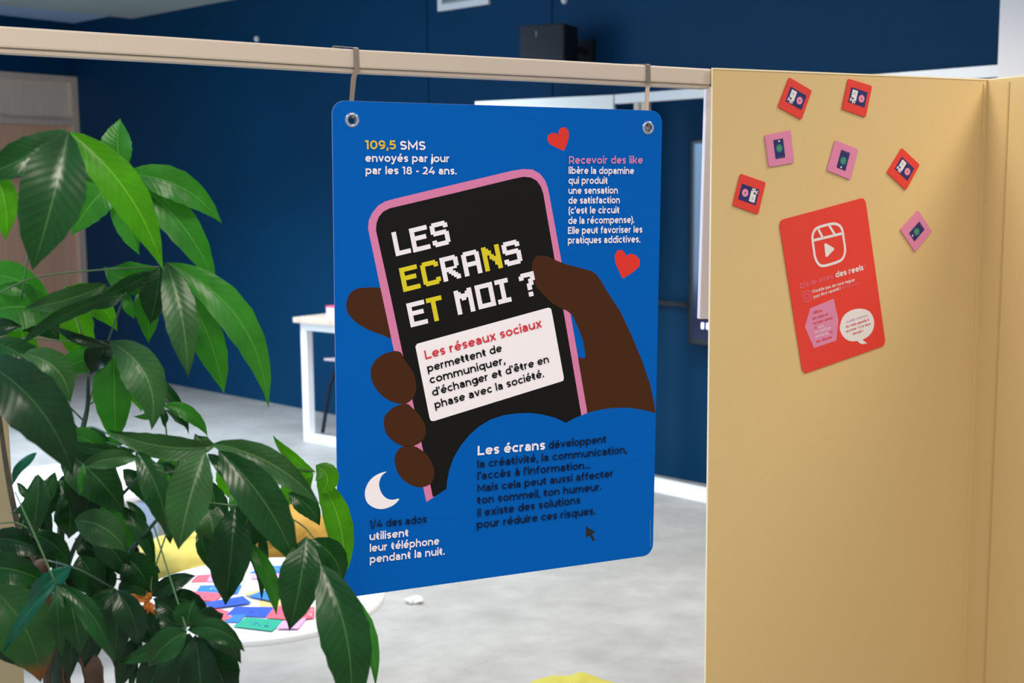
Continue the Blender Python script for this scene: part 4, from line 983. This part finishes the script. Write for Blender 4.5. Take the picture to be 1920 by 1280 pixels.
LEAVES = [
 # cluster A, node (125,245)
 (128, 246, 61, 507, 122, 4, 'd', 1.36, -.03, .1), (130, 248, 306, 506, 76, 26, 'y', 1.42, .05, .2), (122, 243, -55, 335, 62, 12, 'd', 1.37, -.04, .2),
 (122, 242, -60, 300, 56, 34, 'y', 1.42, .03, .1), (122, 250, 20, 318, 44, -6, 'y', 1.42, .02, 0), (-14, 312, 12, 450, 62, 10, 'y', 1.45, 0, 0), (140, 255, 152, 338, 40, 8, 'y', 1.44, 0, 0),
 # cluster B, node (230,325)
 (231, 322, 226, 222, 68, 8, 'm', 1.6, 0, .2), (234, 327, 416, 419, 62, 26, 'm', 1.6, .02, .1), (238, 332, 406, 540, 66, 24, 'm', 1.62, .02, .2), (226, 322, 140, 268, 56, 16, 'd', 1.62, 0, 0),
 (230, 332, 290, 440, 46, 8, 'd', 1.63, .02, 0), (224, 330, 134, 441, 76, -8, 'm', 1.62, 0, .1), (228, 340, 262, 478, 56, -6, 'm', 1.63, 0, 0),
 # cluster C, node (298,500)
 (294, 501, 193, 500, 66, 22, 'm', 1.56, 0, .1), (299, 500, 280, 608, 62, 4, 'd', 1.54, 0, 0), (312, 492, 352, 708, 62, 10, 's', 1.5, -.03, .2), (312, 492, 503, 764, 68, 50, 'm', 1.54, .02, .1),
 (350, 548, 420, 738, 66, 10, 'm', 1.57, 0, 0), (288, 506, 180, 562, 30, 4, 'd', 1.55, 0, .3), (296, 560, 352, 577, 34, 6, 'm', 1.6, 0, 0), (268, 530, 279, 643, 48, 4, 'm', 1.6, 0, 0),
 (310, 495, 345, 560, 26, 4, 'm', 1.56, 0, 0),
 # cluster D, node (236,549)
 (200, 532, 46, 577, 44, 8, 's', 1.5, 0, .3), (130, 538, 219, 620, 54, 14, 'y', 1.62, 0, 0), (236, 549, 26, 654, 26, -14, 'd', 1.47, 0, .4), (122, 536, 164, 697, 76, 4, 'y', 1.66, 0, 0),
 (236, 549, 150, 570, 22, 10, 'd', 1.5, 0, 0), (-40, 515, 94, 560, 66, 14, 'm', 1.6, 0, 0), (-30, 590, 116, 600, 96, 20, 'm', 1.6, 0, 0), (20, 560, 112, 640, 76, 10, 'd', 1.62, 0, 0),
 (-30, 625, 42, 612, 36, 6, 'k', 1.55, 0, 0), (20, 580, 62, 700, 58, 6, 'y', 1.64, 0, 0), (236, 550, 252, 598, 22, -2, 'm', 1.55, 0, 0), (235, 545, 150, 538, 28, 8, 's', 1.58, 0, .2), (120, 545, 75, 590, 30, 0, 's', 1.52, 0, 0),
 # cluster E, node (205,642)
 (206, 642, 88, 694, 50, 10, 'm', 1.52, 0, .2), (214, 652, 96, 610, 22, 6, 'k', 1.48, 0, 0), (206, 640, 284, 806, 78, 34, 's', 1.46, -.02, .2), (214, 655, 219, 836, 76, -2, 'm', 1.52, 0, 0),
 (208, 640, 168, 702, 52, -4, 'k', 1.5, 0, 0), (238, 700, 264, 772, 36, 6, 'y', 1.58, 0, 0), (272, 700, 354, 815, 26, 16, 'd', 1.6, 0, 0),
 # cluster F, node (308,765)
 (306, 760, 389, 818, 30, 16, 'm', 1.56, .02, .2), (308, 766, 309, 800, 16, 0, 'd', 1.56, 0, 0), (308, 762, 250, 780, 16, 8, 'm', 1.56, 0, 0), (312, 768, 346, 800, 12, 2, 'd', 1.56, 0, 0), (305, 745, 352, 810, 16, 8, 'd', 1.6, 0, 0),
 # cluster G, node (400,835)
 (404, 836, 203, 805, 52, 16, 's', 1.46, 0, .2), (404, 834, 366, 812, 30, 8, 's', 1.46, 0, 0), (398, 832, 600, 946, 58, 22, 's', 1.42, 0, .1), (410, 845, 558, 1066, 86, 18, 'd', 1.40, 0, .1),
 (384, 845, 335, 1030, 88, -4, 's', 1.38, -.02, .1), (390, 850, 478, 958, 36, 10, 'd', 1.48, 0, .3), (342, 842, 314, 950, 60, -12, 'm', 1.58, 0, 0), (462, 876, 460, 832, 18, 0, 'd', 1.5, 0, 0),
 (430, 862, 510, 896, 30, -4, 'm', 1.55, 0, 0), (412, 868, 448, 945, 56, 6, 'y', 1.6, 0, 0), (338, 842, 272, 856, 26, -8, 'm', 1.58, 0, 0), (342, 842, 352, 868, 10, 0, 'd', 1.58, 0, 0),
 # cluster H, node (590,884)
 (590, 884, 512, 815, 24, 8, 'y', 1.66, 0, .2), (588, 884, 492, 868, 14, 4, 'y', 1.66, 0, 0), (588, 886, 531, 952, 54, -8, 'y', 1.68, 0, 0), (592, 872, 600, 926, 50, 18, 'y', 1.62, 0, .1), (594, 892, 640, 1092, 56, 22, 'y', 1.64, .02, 0),
 (540, 925, 600, 985, 44, 10, 'd', 1.64, 0, 0),
 # cluster I, node (572,1010)
 (574, 1006, 543, 1181, 84, 4, 'd', 1.40, -.02, .1), (600, 1058, 655, 1350, 100, 24, 'd', 1.36, -.03, .1), (584, 1012, 642, 1092, 60, 14, 'd', 1.45, 0, 0), (632, 1092, 704, 1288, 34, 22, 'm', 1.48, 0, .3),
 (572, 1008, 590, 1100, 50, 10, 'd', 1.43, 0, 0),
 # cluster J, middle
 (440, 950, 422, 1135, 84, 2, 'd', 1.46, -.02, .1), (388, 955, 394, 1032, 62, 8, 's', 1.49, 0, .2), (408, 945, 414, 1090, 50, -4, 'd', 1.5, 0, 0), (470, 1018, 519, 1152, 34, 10, 'm', 1.48, 0, .2),
 (374, 985, 399, 1074, 24, -4, 'd', 1.52, 0, .3), (530, 935, 466, 1018, 56, 10, 'd', 1.55, 0, 0), (462, 1020, 491, 1126, 18, 10, 'd', 1.52, 0, 0), (440, 900, 470, 1010, 56, 6, 'm', 1.55, 0, 0),
 (395, 900, 415, 1010, 54, 0, 'd', 1.56, 0, 0), (470, 930, 440, 1060, 70, 4, 'd', 1.5, 0, 0), (490, 1000, 500, 1060, 20, 0, 'd', 1.6, 0, 0), (405, 965, 380, 1010, 36, 0, 'd', 1.55, 0, 0),
 # clusters K, left
 (256, 846, 315, 1007, 54, 12, 'd', 1.40, 0, .2), (258, 846, 291, 876, 14, 2, 'd', 1.42, 0, 0), (260, 857, 150, 876, 38, -6, 's', 1.42, 0, .2), (256, 845, 112, 824, 26, 8, 'd', 1.44, 0, .3),
 (-40, 672, 138, 892, 118, 30, 'k', 1.30, -.02, .1), (-20, 640, 106, 753, 66, 22, 'd', 1.42, 0, .1), (44, 664, 133, 754, 62, 24, 's', 1.38, 0, .2),
 (112, 838, 236, 965, 92, 10, 'd', 1.46, 0, 0), (190, 850, 150, 1000, 70, 0, 'k', 1.48, 0, 0), (70, 848, 21, 912, 18, -8, 't', 1.44, 0, .4), (104, 884, 18, 962, 40, 18, 'd', 1.46, 0, .2),
 (72, 888, 58, 1012, 50, 4, 'd', 1.42, 0, .1), (150, 860, 146, 965, 56, 0, 'd', 1.5, 0, 0), (120, 815, 215, 860, 50, 10, 'm', 1.5, 0, 0), (110, 900, 165, 940, 46, 10, 'k', 1.5, 0, 0),
 (170, 800, 190, 870, 50, 4, 'd', 1.55, 0, 0), (150, 850, 240, 830, 30, 8, 'm', 1.55, 0, 0), (130, 790, 152, 836, 26, 0, 'k', 1.6, 0, 0), (155, 868, 148, 930, 14, 2, 'm', 1.36, 0, 0),
 # cluster L, node (222,950)
 (226, 944, 160, 972, 52, 16, 'm', 1.52, 0, 0), (226, 948, 222, 1062, 66, 10, 'm', 1.50, 0, 0), (228, 948, 292, 1062, 34, 10, 'd', 1.48, 0, .2), (224, 948, 168, 986, 40, -6, 'o', 1.56, 0, 0),
 (236, 940, 276, 990, 18, 6, 'd', 1.5, 0, 0), (140, 975, 238, 1034, 70, 16, 's', 1.40, 0, .2), (128, 930, 128, 1010, 60, 4, 'd', 1.5, 0, 0), (160, 930, 170, 1010, 50, 0, 'd', 1.5, 0, 0), (184, 940, 120, 1000, 50, 0, 'd', 1.55, 0, 0),
 (86, 940, 108, 960, 30, 4, 'k', 1.5, 0, 0), (118, 900, 86, 975, 40, -6, 'd', 1.47, 0, 0), (60, 930, 50, 1010, 36, 0, 'k', 1.55, 0, 0), (210, 1000, 244, 1090, 70, 6, 'k', 1.5, 0, 0),
 # lower left mass
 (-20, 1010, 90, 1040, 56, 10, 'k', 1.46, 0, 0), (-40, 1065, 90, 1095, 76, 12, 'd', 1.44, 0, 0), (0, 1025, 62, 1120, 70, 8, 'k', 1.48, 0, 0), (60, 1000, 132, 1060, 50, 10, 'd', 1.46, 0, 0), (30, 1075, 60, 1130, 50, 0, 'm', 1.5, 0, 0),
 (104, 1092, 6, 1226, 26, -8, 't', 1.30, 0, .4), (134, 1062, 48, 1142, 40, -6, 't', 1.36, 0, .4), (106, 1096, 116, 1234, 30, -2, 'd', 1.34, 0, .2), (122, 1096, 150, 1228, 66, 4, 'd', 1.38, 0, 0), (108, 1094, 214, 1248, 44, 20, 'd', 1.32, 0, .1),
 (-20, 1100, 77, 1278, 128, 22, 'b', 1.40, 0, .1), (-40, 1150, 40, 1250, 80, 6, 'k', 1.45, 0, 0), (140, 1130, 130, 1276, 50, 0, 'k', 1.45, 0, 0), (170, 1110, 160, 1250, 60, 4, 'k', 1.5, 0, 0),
 # cluster O, node (218,1105)
 (217, 1105, 216, 1250, 60, 2, 'k', 1.42, 0, 0), (217, 1106, 184, 1186, 44, -4, 'd', 1.44, 0, 0), (220, 1106, 262, 1212, 64, 8, 'k', 1.40, 0, 0), (214, 1104, 152, 1134, 34, 8, 'd', 1.42, 0, 0), (222, 1104, 286, 1124, 50, 14, 'd', 1.44, 0, 0),
 (226, 1040, 282, 1126, 76, 14, 'd', 1.46, 0, 0), (150, 1040, 196, 1120, 70, 0, 'd', 1.5, 0, 0), (150, 1060, 168, 1100, 50, 8, 'y', 1.6, 0, 0), (172, 1000, 240, 1080, 60, 10, 'd', 1.46, 0, 0), (190, 1050, 196, 1130, 60, 0, 'd', 1.5, 0, 0),
 # single leaf P and cluster Q, node (350,1180)
 (284, 1119, 369, 1078, 38, 6, 'k', 1.44, 0, .1), (352, 1180, 459, 1222, 46, 20, 'd', 1.34, 0, .1), (378, 1188, 453, 1243, 42, 14, 'k', 1.38, 0, 0), (352, 1182, 278, 1250, 62, -8, 'd', 1.32, 0, .1), (348, 1178, 222, 1242, 40, 8, 'd', 1.36, 0, 0),
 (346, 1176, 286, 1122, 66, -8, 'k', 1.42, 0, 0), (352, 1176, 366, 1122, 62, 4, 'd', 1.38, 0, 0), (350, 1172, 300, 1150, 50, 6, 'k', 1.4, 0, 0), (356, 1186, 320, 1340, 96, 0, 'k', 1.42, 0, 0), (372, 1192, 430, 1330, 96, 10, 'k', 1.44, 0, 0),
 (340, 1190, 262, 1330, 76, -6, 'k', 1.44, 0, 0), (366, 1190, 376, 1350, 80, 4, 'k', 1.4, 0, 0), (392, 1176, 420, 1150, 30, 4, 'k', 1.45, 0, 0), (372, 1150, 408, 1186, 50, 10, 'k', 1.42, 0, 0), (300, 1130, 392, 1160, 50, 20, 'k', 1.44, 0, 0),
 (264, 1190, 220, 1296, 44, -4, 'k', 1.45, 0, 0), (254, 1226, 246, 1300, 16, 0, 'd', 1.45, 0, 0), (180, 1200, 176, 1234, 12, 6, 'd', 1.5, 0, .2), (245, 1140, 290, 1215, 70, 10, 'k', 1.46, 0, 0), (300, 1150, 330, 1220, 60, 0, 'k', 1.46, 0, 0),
 # dry bits
 (282, 1126, 244, 1113, 14, 2, 'o', 1.40, 0, 0), (281, 1126, 268, 1142, 14, 0, 'o', 1.40, 0, 0), (282, 1128, 276, 1152, 10, 0, 'o', 1.40, 0, 0), (284, 1128, 290, 1154, 8, 0, 'o', 1.40, 0, 0), (282, 1124, 276, 1108, 14, 0, 'o', 1.40, 0, 0), (240, 1126, 237, 1148, 16, 0, 'o', 1.41, 0, 0),
 (266, 1048, 265, 1110, 9, 3, 's', 1.5, 0, .3),
 # inner, shaded leaflets that close the crown
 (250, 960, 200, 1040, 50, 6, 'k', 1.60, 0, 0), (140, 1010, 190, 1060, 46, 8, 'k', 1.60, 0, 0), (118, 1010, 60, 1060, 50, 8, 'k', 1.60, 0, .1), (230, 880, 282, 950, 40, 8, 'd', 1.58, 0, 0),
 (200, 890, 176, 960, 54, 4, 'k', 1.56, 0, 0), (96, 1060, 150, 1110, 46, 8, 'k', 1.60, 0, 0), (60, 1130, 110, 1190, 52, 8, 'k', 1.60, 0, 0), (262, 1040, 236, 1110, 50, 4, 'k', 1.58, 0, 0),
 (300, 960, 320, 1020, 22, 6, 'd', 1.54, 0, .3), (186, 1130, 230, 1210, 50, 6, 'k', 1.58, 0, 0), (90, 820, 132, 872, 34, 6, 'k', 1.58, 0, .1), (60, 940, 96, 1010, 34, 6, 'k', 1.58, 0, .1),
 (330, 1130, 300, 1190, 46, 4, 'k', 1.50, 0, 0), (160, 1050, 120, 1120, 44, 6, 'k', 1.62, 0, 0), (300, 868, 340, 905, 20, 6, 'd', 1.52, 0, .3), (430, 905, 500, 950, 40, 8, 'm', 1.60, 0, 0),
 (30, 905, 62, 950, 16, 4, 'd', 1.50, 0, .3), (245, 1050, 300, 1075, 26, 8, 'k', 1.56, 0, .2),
]
for a in LEAVES: leaf(*a)

# stems and petioles
stem([(165, 700, 1.58), (164, 760, 1.58), (156, 800, 1.57), (145, 860, 1.56), (118, 950, 1.56), (112, 1080, 1.56), (104, 1290, 1.56)], [7, 9, 11, 12, 14, 16, 18], branch_m, 'branch')
stem([(-10, 700, 1.60), (4, 820, 1.60), (18, 910, 1.59), (38, 1000, 1.58), (66, 1070, 1.57), (94, 1200, 1.56)], [6, 9, 11, 13, 15, 18], mat('brown_stem', (56, 50, 38), .7, noise_amt=.3, nscale=60), 'branch')
stem([(266, 888, 1.44), (226, 930, 1.46), (182, 974, 1.5), (146, 1012, 1.54), (120, 1080, 1.56)], [5, 7, 8, 9, 11], branch_m, 'branch')
stem([(296, 972, 1.46), (262, 1012, 1.47), (224, 1054, 1.5), (168, 1110, 1.55), (150, 1200, 1.57)], [6, 9, 11, 13, 15], branch_m, 'branch')
stem([(112, 930, 1.52), (114, 1000, 1.54), (118, 1100, 1.55)], [7, 9, 11], branch_m, 'branch')
PET = [
 [(165, 702, 1.58), (158, 640, 1.55), (124, 540, 1.55)], [(168, 752, 1.58), (186, 690, 1.55), (213, 610, 1.53), (236, 549, 1.50)], [(164, 760, 1.58), (178, 752, 1.58), (190, 750, 1.56), (206, 642, 1.5)],
 [(154, 786, 1.57), (128, 760, 1.55), (96, 730, 1.45), (40, 664, 1.40)], [(-20, 560, 1.5), (60, 522, 1.5), (160, 508, 1.52), (298, 500, 1.54)], [(-20, 378, 1.45), (26, 366, 1.45), (60, 350, 1.43), (126, 247, 1.38)],
 [(146, 342, 1.62), (180, 340, 1.62), (230, 326, 1.60)], [(-10, 637, 1.5), (60, 634, 1.5), (130, 640, 1.5), (206, 643, 1.5)], [(154, 806, 1.57), (180, 802, 1.5), (256, 846, 1.42)],
 [(120, 250, 1.38), (100, 300, 1.5), (64, 420, 1.55), (40, 560, 1.56)],
 [(312, 1000, 1.46), (286, 1080, 1.45), (283, 1118, 1.44)], [(288, 985, 1.46), (318, 1080, 1.42), (350, 1180, 1.36)], [(240, 1040, 1.5), (330, 1120, 1.48), (400, 1176, 1.46)], [(28, 922, 1.4), (66, 1005, 1.36), (105, 1095, 1.34)],
 [(172, 860, 1.44), (172, 910, 1.46), (176, 960, 1.5)], [(90, 1050, 1.5), (150, 1068, 1.46), (217, 1105, 1.43)], [(296, 972, 1.46), (326, 955, 1.5), (390, 958, 1.5)], [(300, 930, 1.5), (360, 938, 1.5), (480, 950, 1.5), (530, 935, 1.55)],
 [(268, 886, 1.46), (330, 882, 1.5), (342, 842, 1.56)], [(315, 935, 1.5), (340, 840, 1.5)], [(400, 836, 1.5), (460, 862, 1.55), (500, 868, 1.62), (590, 884, 1.66)], [(314, 835, 1.56), (308, 766, 1.56)],
 [(590, 1010, 1.44), (560, 980, 1.46), (480, 940, 1.5)], [(602, 1060, 1.37), (590, 1030, 1.40), (574, 1006, 1.42)], [(66, 1000, 1.45), (30, 980, 1.45), (-20, 983, 1.45)], [(112, 1080, 1.56), (160, 1140, 1.5), (217, 1106, 1.44)],
 [(66, 892, 1.44), (50, 960, 1.45), (36, 1000, 1.5)], [(80, 760, 1.5), (104, 740, 1.5), (152, 700, 1.5)], [(138, 880, 1.5), (186, 830, 1.5), (256, 846, 1.44)], [(283, 1118, 1.44), (240, 1090, 1.48), (200, 1082, 1.5)],
]
for P in PET: stem(P, 3.2, stem_m, 'petiole', 5)
# trunks down to the pot
def trunk(P, R, name='trunk'):
    S = smooth_path(P, 6); RR = [R[min(len(R) - 1, int(i / 6))] * (1 + .06 * math.sin(i * 2.1)) for i in range(len(S))]
    MB().tube(S, RR, 12).go(name, bark, tree, smooth=True)
base = Vector((TBX.x, TBX.y, .30))
trunk([at(78, 1052, 1.54), at(84, 1120, 1.55), at(92, 1200, 1.56), at(104, 1300, 1.58), base.lerp(at(104, 1300, 1.58), .5) + Vector((.02, 0, 0)), base + Vector((.02, 0, 0))], [.008, .012, .014, .015, .017, .019])
trunk([at(150, 1150, 1.57), at(160, 1220, 1.57), at(176, 1300, 1.58), base.lerp(at(176, 1300, 1.58), .5) + Vector((-.01, .01, 0)), base + Vector((-.02, .01, 0))], [.010, .013, .015, .017, .019])
trunk([at(112, 1070, 1.57), at(118, 1180, 1.58), at(120, 1300, 1.60), base.lerp(at(120, 1300, 1.60), .5) + Vector((0, .02, 0)), base + Vector((0, -.02, 0))], [.006, .009, .011, .014, .017])
pc = (TBX.x, TBX.y, 0)
MB().lathe(pc, [(.115, 0), (.12, .01), (.150, .33), (.158, .335), (.158, .355), (.145, .358), (.138, .31), (.02, .30)], 40).go('pot', mat('pot_glaze', (214, 208, 198), .4), tree, smooth='auto')
MB().lathe(pc, [(.138, .30), (.138, .306), (.01, .312)], 40).go('soil', mat('soil', (54, 40, 30), .95, bump=1, bscale=60), tree)
